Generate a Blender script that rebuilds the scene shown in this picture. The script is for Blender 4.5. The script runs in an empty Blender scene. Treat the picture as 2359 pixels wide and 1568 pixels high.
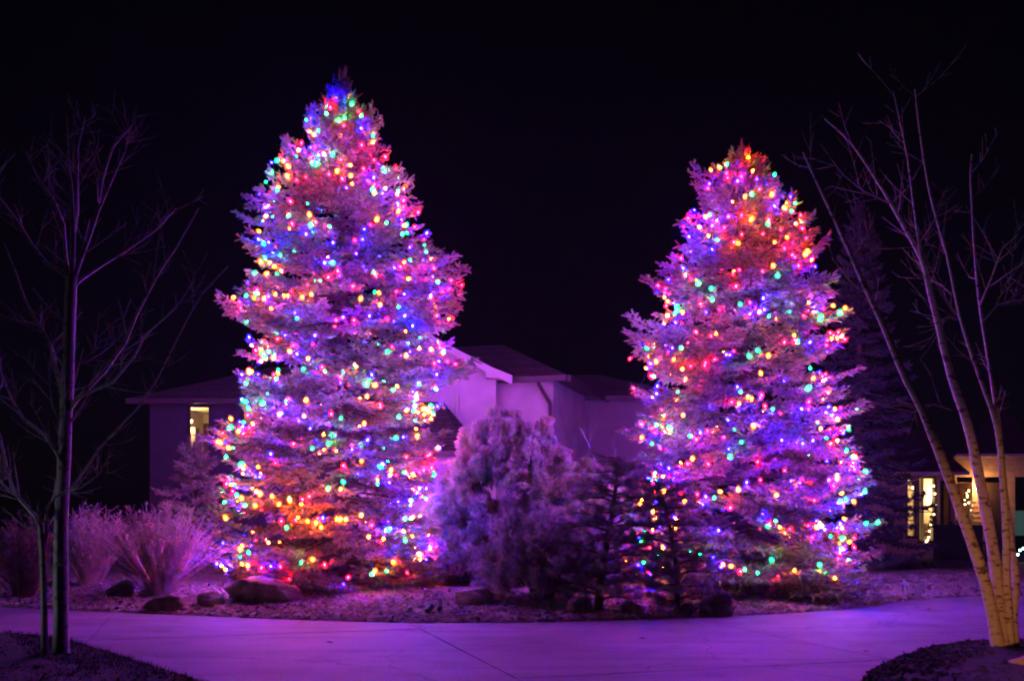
import bpy, math, random
import numpy as np
from mathutils import Vector, Matrix, kdtree, noise as mnoise

# ------------------------------------------------------------------ camera, world, moon, exposure
S = bpy.context.scene
C = S.collection
R = math.radians
F = 2294.0            # focal length in pixels of a 2359 px wide picture (35 mm on 36 mm)
CX, HOR, CAMZ = 1179.5, 1190.0, 1.6

cam = bpy.data.cameras.new('camera')
cam.lens = 35.0
cam.sensor_width = 36.0
cam.shift_y = (HOR - 783.3) / 2359.0
cam.clip_end = 3000
camo = bpy.data.objects.new('camera', cam)
camo.location = (0, 0, CAMZ)
camo.rotation_euler = (R(90), 0, 0)
C.objects.link(camo)
S.camera = camo

MOON_EL, MOON_AZ = R(7), R(-103)     # low cold moon off to the left
w = bpy.data.worlds.new('World')
S.world = w
w.use_nodes = True
nt = w.node_tree
nt.nodes.clear()
sky = nt.nodes.new('ShaderNodeTexSky')
sky.sky_type = 'NISHITA'
sky.sun_disc = False
sky.sun_elevation = MOON_EL
sky.sun_rotation = MOON_AZ
bgn = nt.nodes.new('ShaderNodeBackground')
bgn.inputs['Strength'].default_value = 0.00025
outn = nt.nodes.new('ShaderNodeOutputWorld')
nt.links.new(sky.outputs[0], bgn.inputs[0])
nt.links.new(bgn.outputs[0], outn.inputs[0])

sun = bpy.data.lights.new('moon', 'SUN')
sun.energy = 0.10
sun.angle = R(0.5)
sun.color = (0.72, 0.88, 1.0)
suno = bpy.data.objects.new('moon', sun)
d = Vector((math.sin(MOON_AZ) * math.cos(MOON_EL), math.cos(MOON_AZ) * math.cos(MOON_EL), math.sin(MOON_EL)))
suno.rotation_euler = d.to_track_quat('Z', 'Y').to_euler()
suno.location = d * 60
C.objects.link(suno)

S.view_settings.view_transform = 'Standard'
S.view_settings.look = 'None'
S.view_settings.exposure = 0.0
S.view_settings.gamma = 1.0
S.render.engine = 'CYCLES'
S.cycles.use_denoising = True
S.cycles.denoiser = 'OPENIMAGEDENOISE'
S.cycles.denoising_input_passes = 'RGB_ALBEDO_NORMAL'
S.cycles.max_bounces = 4
S.cycles.diffuse_bounces = 2
S.cycles.glossy_bounces = 2
S.cycles.transmission_bounces = 3
S.cycles.transparent_max_bounces = 6
S.cycles.caustics_reflective = False
S.cycles.caustics_refractive = False
S.cycles.sample_clamp_indirect = 3.0
S.cycles.use_light_tree = True
S.cycles.pixel_filter_type = 'BLACKMAN_HARRIS'
S.cycles.filter_width = 2.2

BULB = 1500.0          # radiance of a light bulb

# ------------------------------------------------------------------ helpers
def at(px, py, Y):
    """point at depth Y in front of the camera behind a picture position"""
    return Vector(((px - CX) * Y / F, Y, CAMZ + (HOR - py) * Y / F))

def gp(px, py, z=0.0):
    """point where the line of sight meets the level z"""
    Y = (CAMZ - z) * F / (py - HOR)
    return Vector(((px - CX) * Y / F, Y, z))

def tag(o, label=None, cat=None, group=None, kind=None):
    if label: o['label'] = label
    if cat: o['category'] = cat
    if group: o['group'] = group
    if kind: o['kind'] = kind
    return o

def empty(name, loc=(0, 0, 0), rz=0):
    o = bpy.data.objects.new(name, None)
    o.location = loc
    o.rotation_euler = (0, 0, rz)
    o.empty_display_size = 0.2
    C.objects.link(o)
    return o

def link(name, me, parent=None, loc=None, rot=None):
    o = bpy.data.objects.new(name, me)
    C.objects.link(o)
    if parent: o.parent = parent
    if loc is not None: o.location = loc
    if rot is not None: o.rotation_euler = rot
    return o

class MB:
    """collects triangles"""
    def __init__(self):
        self.v = []; self.t = []; self.m = []; self.n = 0
    def add(self, V, T, mi=0):
        V = np.asarray(V, float).reshape(-1, 3); T = np.asarray(T, int).reshape(-1, 3)
        self.v.append(V); self.t.append(T + self.n); self.m.append(np.full(len(T), mi)); self.n += len(V)
    def quad(self, a, b, c, d, mi=0):
        self.add([a, b, c, d], [(0, 1, 2), (0, 2, 3)], mi)
    def box(self, x0, x1, y0, y1, z0, z1, mi=0, M=None):
        V = np.array([(x, y, z) for z in (z0, z1) for y in (y0, y1) for x in (x0, x1)], float)
        if M is not None:
            M = np.array(M); V = V @ M[:3, :3].T + M[:3, 3]
        T = [(0, 2, 3), (0, 3, 1), (4, 5, 7), (4, 7, 6), (0, 1, 5), (0, 5, 4), (1, 3, 7), (1, 7, 5), (3, 2, 6), (3, 6, 7), (2, 0, 4), (2, 4, 6)]
        self.add(V, T, mi)
    def tube(self, pts, rad, n=5, mi=0, cap=True):
        P = np.array([tuple(p) for p in pts], float); k = len(P)
        rad = np.broadcast_to(np.asarray(rad, float), (k,))
        D = np.gradient(P, axis=0) if k > 2 else np.repeat((P[1] - P[0])[None], 2, 0)
        D /= np.linalg.norm(D, axis=1)[:, None] + 1e-9
        ref = np.array((0., 0., 1.)) if abs(D[0][2]) < .9 else np.array((1., 0., 0.))
        V = []
        u = np.cross(D[0], ref)
        for i in range(k):
            u = u - D[i] * np.dot(u, D[i]); u /= np.linalg.norm(u) + 1e-9
            wv = np.cross(D[i], u)
            a = np.arange(n) * 2 * math.pi / n
            V.append(P[i] + rad[i] * (np.cos(a)[:, None] * u + np.sin(a)[:, None] * wv))
        V = np.concatenate(V)
        T = []
        for i in range(k - 1):
            for j in range(n):
                a, b = i * n + j, i * n + (j + 1) % n
                T += [(a, b, b + n), (a, b + n, a + n)]
        if cap:
            for j in range(1, n - 1):
                T.append((0, j + 1, j)); e = (k - 1) * n; T.append((e, e + j, e + j + 1))
        self.add(V, T, mi)
    def templ(self, V, T, mats, mi=0):
        """many copies of one template; mats: (N,3,4)"""
        mats = np.asarray(mats, float)
        if not len(mats): return
        W = np.einsum('nij,vj->nvi', mats[:, :, :3], V) + mats[:, None, :, 3]
        TT = (np.asarray(T)[None] + (np.arange(len(mats)) * len(V))[:, None, None])
        self.add(W.reshape(-1, 3), TT.reshape(-1, 3), mi)
    def mesh(self, name, mats, smooth=False):
        V = np.concatenate(self.v); T = np.concatenate(self.t); M = np.concatenate(self.m)
        me = bpy.data.meshes.new(name)
        me.vertices.add(len(V)); me.vertices.foreach_set('co', V.ravel())
        me.loops.add(len(T) * 3); me.loops.foreach_set('vertex_index', T.ravel().astype(np.int32))
        me.polygons.add(len(T)); me.polygons.foreach_set('loop_start', np.arange(0, len(T) * 3, 3, dtype=np.int32))
        for m in (mats if isinstance(mats, (list, tuple)) else [mats]): me.materials.append(m)
        me.polygons.foreach_set('material_index', M.astype(np.int32))
        me.polygons.foreach_set('use_smooth', np.full(len(T), smooth))
        me.update(calc_edges=True)
        return me
    def build(self, name, mats, parent=None, loc=None, rot=None, smooth=False):
        return link(name, self.mesh(name, mats, smooth), parent, loc, rot)

def frames(pos, dirs, length, rad, rng):
    """(N,3,4) matrices that lay a template along +X onto pos/dirs"""
    pos = np.asarray(pos, float); D = np.asarray(dirs, float)
    D = D / (np.linalg.norm(D, axis=1)[:, None] + 1e-9)
    A = rng.normal(size=D.shape)
    U = np.cross(D, A); U /= np.linalg.norm(U, axis=1)[:, None] + 1e-9
    W = np.cross(D, U)
    length = np.broadcast_to(length, (len(D),)); rad = np.broadcast_to(rad, (len(D),))
    return np.stack([D * length[:, None], U * rad[:, None], W * rad[:, None], pos], axis=2)

# ------------------------------------------------------------------ materials
def mat(name, col, rough=0.8, var=0.25, scale=6.0, bump=0.0, bscale=30.0, objvar=0.0, col2=None, metal=0.0, stretch=None, spec=0.3):
    m = bpy.data.materials.new(name); m.use_nodes = True
    N = m.node_tree.nodes; L = m.node_tree.links
    b = N['Principled BSDF']
    b.inputs['Roughness'].default_value = rough
    b.inputs['Metallic'].default_value = metal
    b.inputs['Specular IOR Level'].default_value = spec
    tc = N.new('ShaderNodeTexCoord')
    mp = N.new('ShaderNodeMapping')
    if stretch: mp.inputs['Scale'].default_value = stretch
    L.new(tc.outputs['Object'], mp.inputs[0])
    nz = N.new('ShaderNodeTexNoise'); nz.inputs['Scale'].default_value = scale; nz.inputs['Detail'].default_value = 5
    L.new(mp.outputs[0], nz.inputs['Vector'])
    rp = N.new('ShaderNodeValToRGB')
    c2 = col2 if col2 else tuple(c * (1 - var) for c in col)
    c1 = col if col2 else tuple(min(1, c * (1 + var)) for c in col)
    rp.color_ramp.elements[0].position = 0.35; rp.color_ramp.elements[0].color = (*c2, 1)
    rp.color_ramp.elements[1].position = 0.68; rp.color_ramp.elements[1].color = (*c1, 1)
    L.new(nz.outputs[0], rp.inputs[0])
    src = rp.outputs[0]
    if objvar:
        oi = N.new('ShaderNodeObjectInfo')
        hs = N.new('ShaderNodeHueSaturation')
        mr = N.new('ShaderNodeMapRange')
        mr.inputs[3].default_value = 1 - objvar; mr.inputs[4].default_value = 1 + objvar
        L.new(oi.outputs['Random'], mr.inputs[0])
        L.new(mr.outputs[0], hs.inputs['Value'])
        L.new(src, hs.inputs['Color'])
        src = hs.outputs[0]
    L.new(src, b.inputs['Base Color'])
    if bump:
        n2 = N.new('ShaderNodeTexNoise'); n2.inputs['Scale'].default_value = bscale; n2.inputs['Detail'].default_value = 6
        L.new(mp.outputs[0], n2.inputs['Vector'])
        bp = N.new('ShaderNodeBump'); bp.inputs['Strength'].default_value = bump; bp.inputs['Distance'].default_value = 0.03
        L.new(n2.outputs[0], bp.inputs['Height']); L.new(bp.outputs[0], b.inputs['Normal'])
    return m

def emit(name, col, strength, sample='FRONT'):
    m = bpy.data.materials.new(name); m.use_nodes = True
    N = m.node_tree.nodes; N.clear()
    e = N.new('ShaderNodeEmission'); e.inputs[0].default_value = (*col, 1); e.inputs[1].default_value = strength
    o = N.new('ShaderNodeOutputMaterial')
    m.node_tree.links.new(e.outputs[0], o.inputs[0])
    m.cycles.emission_sampling = sample
    return m

M = {}
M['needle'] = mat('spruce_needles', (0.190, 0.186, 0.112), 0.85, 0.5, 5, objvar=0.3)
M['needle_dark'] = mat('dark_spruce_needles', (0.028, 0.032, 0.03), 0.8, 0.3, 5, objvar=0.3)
M['pine'] = mat('pine_needles', (0.20, 0.17, 0.17), 0.8, 0.3, 5, objvar=0.25)
M['juniper'] = mat('juniper_leaves', (0.36, 0.34, 0.28), 0.8, 0.35, 3.5, objvar=0.35)
M['mugo'] = mat('mugo_needles', (0.34, 0.29, 0.29), 0.8, 0.3, 4, objvar=0.3)
M['bark'] = mat('spruce_bark', (0.07, 0.05, 0.04), 0.9, 0.4, 12, bump=0.6)
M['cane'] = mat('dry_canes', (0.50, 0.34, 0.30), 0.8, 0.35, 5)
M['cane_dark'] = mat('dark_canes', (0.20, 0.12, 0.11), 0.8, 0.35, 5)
M['rock'] = mat('sandstone', (0.27, 0.20, 0.18), 0.85, 0.55, 3.5, bump=1.0, bscale=16)
M['rock_dark'] = mat('brown_rock', (0.15, 0.10, 0.09), 0.85, 0.55, 4, bump=1.0, bscale=16)
M['rock_warm'] = mat('tan_rock', (0.38, 0.27, 0.17), 0.85, 0.35, 4, bump=0.7, bscale=9)
M['mulch'] = mat('wood_mulch', (0.15, 0.11, 0.09), 0.9, 0.5, 9, bump=0.8, bscale=40)
M['chip'] = mat('wood_chips', (0.26, 0.19, 0.16), 0.85, 0.5, 7)
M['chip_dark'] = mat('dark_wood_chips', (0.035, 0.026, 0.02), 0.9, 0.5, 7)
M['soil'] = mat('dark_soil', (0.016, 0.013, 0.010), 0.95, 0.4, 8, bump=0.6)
M['ground'] = mat('winter_lawn', (0.05, 0.045, 0.03), 0.95, 0.4, 0.6)
def concrete_mat():
    """weathered concrete: broad patches, stains, tyre streaks, grit and hair cracks"""
    m = bpy.data.materials.new('concrete'); m.use_nodes = True
    N = m.node_tree.nodes; L = m.node_tree.links
    b = N['Principled BSDF']; b.inputs['Roughness'].default_value = 0.72; b.inputs['Specular IOR Level'].default_value = 0.22
    tc = N.new('ShaderNodeTexCoord')
    def noise(scale, detail=4, stretch=None, rot=0):
        mp = N.new('ShaderNodeMapping'); L.new(tc.outputs['Object'], mp.inputs[0])
        if stretch: mp.inputs['Scale'].default_value = stretch
        mp.inputs['Rotation'].default_value = (0, 0, rot)
        n = N.new('ShaderNodeTexNoise'); n.inputs['Scale'].default_value = scale; n.inputs['Detail'].default_value = detail
        L.new(mp.outputs[0], n.inputs['Vector']); return n.outputs[0]
    def ramp(src, p0, v0, p1, v1):
        r = N.new('ShaderNodeMapRange'); r.inputs[1].default_value = p0; r.inputs[2].default_value = p1; r.inputs[3].default_value = v0; r.inputs[4].default_value = v1
        L.new(src, r.inputs[0]); return r.outputs[0]
    def mul(a, c):
        x = N.new('ShaderNodeMath'); x.operation = 'MULTIPLY'; L.new(a, x.inputs[0]); L.new(c, x.inputs[1]); return x.outputs[0]
    v = ramp(noise(.45, 5), .3, .72, .7, 1.2)
    v = mul(v, ramp(noise(1.7, 6), .52, 1.0, .72, .70))
    v = mul(v, ramp(noise(2.2, 3, (.10, 1.4, 1), .13), .5, 1.0, .68, .74))
    v = mul(v, ramp(noise(26, 3), .3, .80, .7, 1.18))
    vo = N.new('ShaderNodeTexVoronoi'); vo.feature = 'DISTANCE_TO_EDGE'; vo.inputs['Scale'].default_value = .32
    wq = N.new('ShaderNodeMixRGB'); wq.blend_type = 'ADD'; wq.inputs[0].default_value = 0.5
    nz = N.new('ShaderNodeTexNoise'); nz.inputs['Scale'].default_value = 1.6
    L.new(tc.outputs['Object'], nz.inputs['Vector']); L.new(tc.outputs['Object'], wq.inputs[1]); L.new(nz.outputs[1], wq.inputs[2]); L.new(wq.outputs[0], vo.inputs['Vector'])
    v = mul(v, ramp(vo.outputs['Distance'], .0, .45, .006, 1.0))
    c = N.new('ShaderNodeMixRGB'); c.blend_type = 'MULTIPLY'; c.inputs[0].default_value = 1; c.inputs[1].default_value = (.200, .132, .200, 1)  # mauve tint in the base colour deepens the purple light
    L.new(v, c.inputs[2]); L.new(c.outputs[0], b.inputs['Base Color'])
    bp = N.new('ShaderNodeBump'); bp.inputs['Strength'].default_value = 0.35; bp.inputs['Distance'].default_value = 0.02
    L.new(noise(38, 5), bp.inputs['Height']); L.new(bp.outputs[0], b.inputs['Normal'])
    return m
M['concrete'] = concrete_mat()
M['joint'] = mat('joint_filler', (0.05, 0.045, 0.045), 0.9)
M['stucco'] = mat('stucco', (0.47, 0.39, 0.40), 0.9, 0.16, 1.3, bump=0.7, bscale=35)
M['dim_wing_stucco'] = mat('dim_wing_stucco', (0.22, 0.17, 0.20), 0.9, 0.06, 3, bump=0.3, bscale=80)  # darker copy of the stucco, keeps the recessed wing dim
M['dim_left_wall'] = mat('darkened_left_wall', (0.055, 0.045, 0.06), 0.9, 0.1, 3)  # left wing's dimness put into a darker wall colour
M['trim'] = mat('painted_trim', (0.55, 0.48, 0.48), 0.6, 0.06)
M['gutter'] = mat('brown_gutter', (0.07, 0.05, 0.05), 0.5, 0.1)
M['shingle'] = mat('roof_shingles', (0.06, 0.044, 0.047), 0.9, 0.35, 7, objvar=0.25)
M['black'] = mat('black_metal', (0.015, 0.015, 0.016), 0.5, 0.1)
M['greymetal'] = mat('grey_metal', (0.35, 0.33, 0.36), 0.5, 0.1)
M['wire'] = mat('green_wire', (0.02, 0.05, 0.03), 0.6, 0.1)
M['leaf'] = mat('dead_leaf', (0.09, 0.05, 0.03), 0.9)
M['siding'] = mat('tan_siding', (0.36, 0.26, 0.20), 0.85, 0.15, 5, objvar=0.08)
M['darkwood'] = mat('dark_wood', (0.03, 0.02, 0.017), 0.6, 0.2)
M['interior'] = mat('cream_room', (0.75, 0.62, 0.42), 0.9, 0.05)
M['curtain'] = mat('curtain', (0.80, 0.70, 0.52), 0.9, 0.15, 6, stretch=(4, 4, 0.3))
M['brownwood'] = mat('cabinet_wood', (0.20, 0.13, 0.08), 0.6, 0.2)
M['hedge'] = mat('hedge_leaves', (0.03, 0.04, 0.028), 0.85, 0.3, 4, objvar=0.2)

def glass_mat():
    m = bpy.data.materials.new('window_glass'); m.use_nodes = True
    N = m.node_tree.nodes; L = m.node_tree.links; N.clear()
    t = N.new('ShaderNodeBsdfTransparent'); t.inputs[0].default_value = (0.93, 0.94, 0.93, 1)
    g = N.new('ShaderNodeBsdfGlossy'); g.inputs['Roughness'].default_value = 0.03
    f = N.new('ShaderNodeFresnel'); f.inputs[0].default_value = 1.45
    x = N.new('ShaderNodeMixShader'); o = N.new('ShaderNodeOutputMaterial')
    L.new(f.outputs[0], x.inputs[0]); L.new(t.outputs[0], x.inputs[1]); L.new(g.outputs[0], x.inputs[2]); L.new(x.outputs[0], o.inputs[0])
    return m
M['glass'] = glass_mat()

def bark_mat(name, light, dark, bands):
    """smooth pale bark with dark cross marks"""
    m = bpy.data.materials.new(name); m.use_nodes = True
    N = m.node_tree.nodes; L = m.node_tree.links
    b = N['Principled BSDF']; b.inputs['Roughness'].default_value = 0.75; b.inputs['Specular IOR Level'].default_value = 0.25
    tc = N.new('ShaderNodeTexCoord')
    mp = N.new('ShaderNodeMapping'); mp.inputs['Scale'].default_value = (3.4, 3.4, bands)
    L.new(tc.outputs['Object'], mp.inputs[0])
    n1 = N.new('ShaderNodeTexNoise'); n1.inputs['Scale'].default_value = 3.2; n1.inputs['Detail'].default_value = 4
    L.new(mp.outputs[0], n1.inputs['Vector'])
    r1 = N.new('ShaderNodeValToRGB')
    r1.color_ramp.elements[0].position = 0.36; r1.color_ramp.elements[0].color = (*dark, 1)
    r1.color_ramp.elements[1].position = 0.45; r1.color_ramp.elements[1].color = (*light, 1)
    e = r1.color_ramp.elements.new(0.8); e.color = (*[min(1, c * 1.2) for c in light], 1)
    L.new(n1.outputs[0], r1.inputs[0])
    L.new(r1.outputs[0], b.inputs['Base Color'])
    n2 = N.new('ShaderNodeTexNoise'); n2.inputs['Scale'].default_value = 40
    L.new(tc.outputs['Object'], n2.inputs['Vector'])
    bp = N.new('ShaderNodeBump'); bp.inputs['Strength'].default_value = 0.4; bp.inputs['Distance'].default_value = 0.01
    L.new(n2.outputs[0], bp.inputs['Height']); L.new(bp.outputs[0], b.inputs['Normal'])
    return m
M['birch'] = bark_mat('birch_bark', (0.42, 0.36, 0.31), (0.10, 0.07, 0.055), 7)
M['maple'] = bark_mat('smooth_grey_bark', (0.18, 0.17, 0.17), (0.07, 0.06, 0.06), 4)

BULB_COL = {
    'red':    ((1.0, 0.0010, 0.004), 0.95),
    'blue':   ((0.0008, 0.0004, 1.0), 4.9),
    'green':  ((0.0015, 1.0, 0.10), 0.30),
    'orange': ((1.0, 0.100, 0.0012), 0.95),
}
for k, (c, s) in BULB_COL.items():
    M['bulb_' + k] = emit('bulb_' + k, c, BULB * s)
HALO = {'red': (1.0, .012, .07), 'blue': (.06, .025, 1.0), 'green': (.0, .62, .25), 'orange': (1.0, .26, .02)}
def halo_mat(k):
    # clear glowing shell added round the hot core, stands in for lens bloom
    m = bpy.data.materials.new('halo_' + k); m.use_nodes = True
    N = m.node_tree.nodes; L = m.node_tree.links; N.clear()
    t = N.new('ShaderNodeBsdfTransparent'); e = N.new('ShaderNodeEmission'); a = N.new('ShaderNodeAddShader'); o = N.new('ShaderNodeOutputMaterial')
    e.inputs[0].default_value = (*HALO[k], 1); e.inputs[1].default_value = 0.60
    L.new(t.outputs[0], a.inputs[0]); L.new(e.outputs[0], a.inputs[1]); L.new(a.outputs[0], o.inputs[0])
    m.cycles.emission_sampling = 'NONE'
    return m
for k in HALO: M['halo_' + k] = halo_mat(k)
M['warm_dot'] = emit('warm_mini_light', (1.0, 0.72, 0.32), 14)
M['cool_dot'] = emit('cool_mini_light', (0.55, 1.0, 0.95), 12)
M['lamp_warm'] = emit('warm_lamp', (1.0, 0.74, 0.42), 9)

# ------------------------------------------------------------------ ground, driveway, beds
mb = MB(); G = 130
mb.quad((-G, -8, -0.16), (G, -8, -0.16), (G, G, -0.16), (-G, G, -0.16))
tag(mb.build('ground', M['ground']), 'dark winter lawn around the driveway', kind='structure')

mb = MB()
mb.quad((-30, -2, -0.13), (30, -2, -0.13), (30, 23.5, -0.13), (-30, 23.5, -0.13))
drive = tag(mb.build('driveway', M['joint']), 'curving pale concrete driveway lit purple', kind='structure')
# slabs: a skewed grid that follows the one joint the picture shows
jA = gp(935, 1430); jB = gp(1200, 1566)
u = (jB - jA).normalized(); v = Vector((-u.y, u.x, 0))
if v.x < 0: v = -v
ci = 0
rs = random.Random(3)
for i in range(-5, 6):
    for j in range(-3, 5):
        a0, a1 = i * 4.4 + 0.006, (i + 1) * 4.4 - 0.006
        b0, b1 = -3.55 + j * 4.6 + 0.005, -3.55 + (j + 1) * 4.6 - 0.005
        P0 = jA + Vector((0, 0, 0))
        pts = [P0 + v * a + u * b for a, b in ((a0, b0), (a1, b0), (a1, b1), (a0, b1))]
        if max(p.y for p in pts) < 4 or min(p.y for p in pts) > 23 or min(abs(p.x) for p in pts) > 17: continue
        dz = rs.uniform(-0.002, 0.002)
        mb = MB()
        top = [Vector((p.x, p.y, dz)) for p in pts]; bot = [Vector((p.x, p.y, -0.125)) for p in pts]
        mb.quad(*top)
        for q in range(4):
            mb.quad(bot[q], bot[(q + 1) % 4], top[(q + 1) % 4], top[q])
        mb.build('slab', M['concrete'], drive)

EDGE = [(-400, 1392), (0, 1397), (160, 1404), (400, 1415), (640, 1425), (800, 1430), (940, 1434), (1200, 1433), (1400, 1428), (1650, 1420),
        (1800, 1413), (1930, 1404), (2010, 1394), (2080, 1383), (2150, 1377), (2260, 1372), (2420, 1369), (2900, 1367)]
EP = np.array([tuple(gp(*e))[:2] for e in EDGE])
def y_edge(x):
    return float(np.interp(x, EP[:, 0], EP[:, 1]))
def sm(t):
    t = max(0., min(1., t)); return t * t * (3 - 2 * t)
def bed_h(x, y):
    t = y - y_edge(x)
    h = 0.035 * sm(t / 0.12) + 0.20 * sm(t / 3.2)
    return h + 0.05 * mnoise.noise(Vector((x * 0.9, y * 0.9, 3))) * sm(t / 0.8)
mb = MB()
xs = np.linspace(-16, 16, 200); ts = [0, 0.05, 0.12] + list(np.linspace(0.3, 12, 46))
V = []; T = []
for t in ts:
    for x in xs:
        wob = 0.05 * mnoise.noise(Vector((x * 2.2, 7, 1)))
        y = y_edge(x) + t + wob * (1 if t < .3 else 0)
        V.append((x, y, bed_h(x, y) if t > 0 else -0.02))
n = len(xs)
for i in range(len(ts) - 1):
    for j in range(n - 1):
        a = i * n + j
        T += [(a, a + 1, a + n + 1), (a, a + n + 1, a + n)]
mb.add(V, T)
tag(mb.build('mulch_bed', M['mulch'], smooth=True), 'raised mulch bed beyond the driveway', kind='structure')

# wood chips on the bed
CHV = np.array([(-.5, -.5, 0), (.5, -.42, .05), (.5, .45, 0), (-.45, .5, .06), (-.45, -.4, .2), (.42, -.4, .22), (.4, .4, .2), (-.4, .4, .24)])
CHT = [(4, 5, 6), (4, 6, 7), (0, 1, 5), (0, 5, 4), (1, 2, 6), (1, 6, 5), (2, 3, 7), (2, 7, 6), (3, 0, 4), (3, 4, 7)]
def chips(name, label, pts, material, size, seed):
    rng = np.random.default_rng(seed)
    k = len(pts)
    yaw = rng.uniform(0, 6.28, k); tilt = rng.normal(0, .38, k); roll = rng.normal(0, .38, k)
    L_ = rng.uniform(.6, 1.6, k) * size; W_ = rng.uniform(.25, .6, k) * size; H_ = size * .45
    cy, sy = np.cos(yaw), np.sin(yaw)
    ex = np.stack([cy, sy, tilt], 1); ey = np.stack([-sy, cy, roll], 1)
    ez = np.cross(ex, ey)
    mats = np.stack([ex * L_[:, None], ey * W_[:, None], ez * H_, np.asarray(pts)], axis=2)
    m_ = MB(); m_.templ(CHV, CHT, mats)
    return tag(m_.build(name, material), label, kind='stuff')
rng = np.random.default_rng(5)
pts = []
while len(pts) < 15000:
    x = rng.uniform(-11.5, 11.5); t = abs(rng.normal(0, 1.5)) + 0.02
    y = y_edge(x) + t
    pts.append((x, y, bed_h(x, y) - 0.004))
chips('wood_chips', 'loose wood chips covering the long mulch bed', pts, M['chip'], 0.10, 6)

def near_bed(name, outline, label, h, seed, material):
    """a low foreground bed from a picture outline"""
    P = [gp(*p) for p in outline]
    cen = sum(P, Vector()) / len(P)
    m_ = MB(); rings = 9; V = []; T = []
    fine = []
    for i in range(len(P)):
        a, b = P[i], P[(i + 1) % len(P)]
        for k in range(5): fine.append(a.lerp(b, k / 5))
    k = len(fine)
    for r in range(rings):
        t = r / (rings - 1)
        for p in fine:
            q = p.lerp(cen, t * 0.97)
            V.append((q.x + .02 * mnoise.noise(q * 6), q.y, -0.02 if r == 0 else h * sm(t * 3.0) + 0.02 + .03 * mnoise.noise(q * 2.5)))
    V.append((cen.x, cen.y, h + .02))
    for r in range(rings - 1):
        for j in range(k):
            a, b = r * k + j, r * k + (j + 1) % k
            T += [(a, b, b + k), (a, b + k, a + k)]
    for j in range(k): T.append(((rings - 1) * k + j, (rings - 1) * k + (j + 1) % k, rings * k))
    m_.add(V, T)
    o = tag(m_.build(name, material, smooth=True), label, kind='structure')
    return o, fine, cen, h

LB = [(-700, 1452), (0, 1459), (100, 1468), (165, 1480), (230, 1498), (350, 1535), (470, 1573), (560, 1620), (500, 1700), (0, 1720), (-700, 1720)]
RB = [(1975, 1600), (1990, 1567), (2010, 1545), (2060, 1520), (2130, 1499), (2250, 1484), (2370, 1480), (2700, 1478), (2800, 1720), (2000, 1720)]
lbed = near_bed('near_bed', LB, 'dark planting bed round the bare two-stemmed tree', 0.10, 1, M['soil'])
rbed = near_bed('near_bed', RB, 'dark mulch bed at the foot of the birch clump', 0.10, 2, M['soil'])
def in_bed(b, seed, num):
    _, fine, cen, h = b
    rr = random.Random(seed); out = []
    for _ in range(num):
        i = rr.randrange(len(fine)); a = fine[i].lerp(fine[(i + 1) % len(fine)], rr.random())
        t = 1 - math.sqrt(rr.random())
        q = a.lerp(cen, t * 0.97)
        out.append((q.x, q.y, h * sm(t * 3.0) + 0.012 + .03 * mnoise.noise(q * 2.5)))
    return out
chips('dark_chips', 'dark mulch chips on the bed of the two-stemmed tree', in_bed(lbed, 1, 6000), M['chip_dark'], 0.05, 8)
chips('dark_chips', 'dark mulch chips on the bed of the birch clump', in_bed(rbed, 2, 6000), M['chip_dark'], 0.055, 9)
# short dry grass along the left near bed
rr = random.Random(4); m_ = MB()
for p in in_bed(lbed, 14, 3500):
    hgt = rr.uniform(.03, .09); a = rr.uniform(0, 6.28); lx, ly = math.cos(a) * .004, math.sin(a) * .004
    tx, ty = rr.gauss(0, .025), rr.gauss(0, .025)
    m_.add([(p[0] - lx, p[1] - ly, p[2] - .01), (p[0] + lx, p[1] + ly, p[2] - .01), (p[0] + tx, p[1] + ty, p[2] + hgt)], [(0, 1, 2)])
tag(m_.build('dry_grass', M['soil']), 'short dead grass blades on the bed of the two-stemmed tree', 'grass', kind='stuff')

# ------------------------------------------------------------------ conifer building blocks
def shoot_template(seed, needles=14, rn=1.9, wid=.26, spindle=True):
    rr = random.Random(seed); V = []; T = []
    if spindle:
        for x, r in ((0, .5), (.35, 1.0), (.8, .8)):
            for j in range(4):
                a = j * math.pi / 2 + x
                V.append((x, r * math.cos(a), r * math.sin(a)))
        for i in range(2):
            for j in range(4):
                a, b = i * 4 + j, i * 4 + (j + 1) % 4
                T += [(a, b, b + 4), (a, b + 4, a + 4)]
        V.append((1.08, 0, 0))
        for j in range(4): T.append((8 + j, 8 + (j + 1) % 4, 12))
    for _ in range(needles):
        x = rr.uniform(.02, .95); a = rr.uniform(0, 6.283); rq = rn * rr.uniform(.75, 1.1)
        ca, sa = math.cos(a), math.sin(a); k = len(V)
        V += [(x, -sa * wid, ca * wid), (x, sa * wid, -ca * wid), (x + rr.uniform(.12, .3), ca * rq, sa * rq)]
        T.append((k, k + 1, k + 2))
    return np.array(V), np.array(T)
SHOOT = [shoot_template(s, 20, 2.3, .22) for s in range(4)]
TUFT = [shoot_template(40 + s, 30, 2.2, .14, False) for s in range(3)]
FINE = [shoot_template(60 + s, 12, 1.7, .3, True) for s in range(3)]

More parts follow.
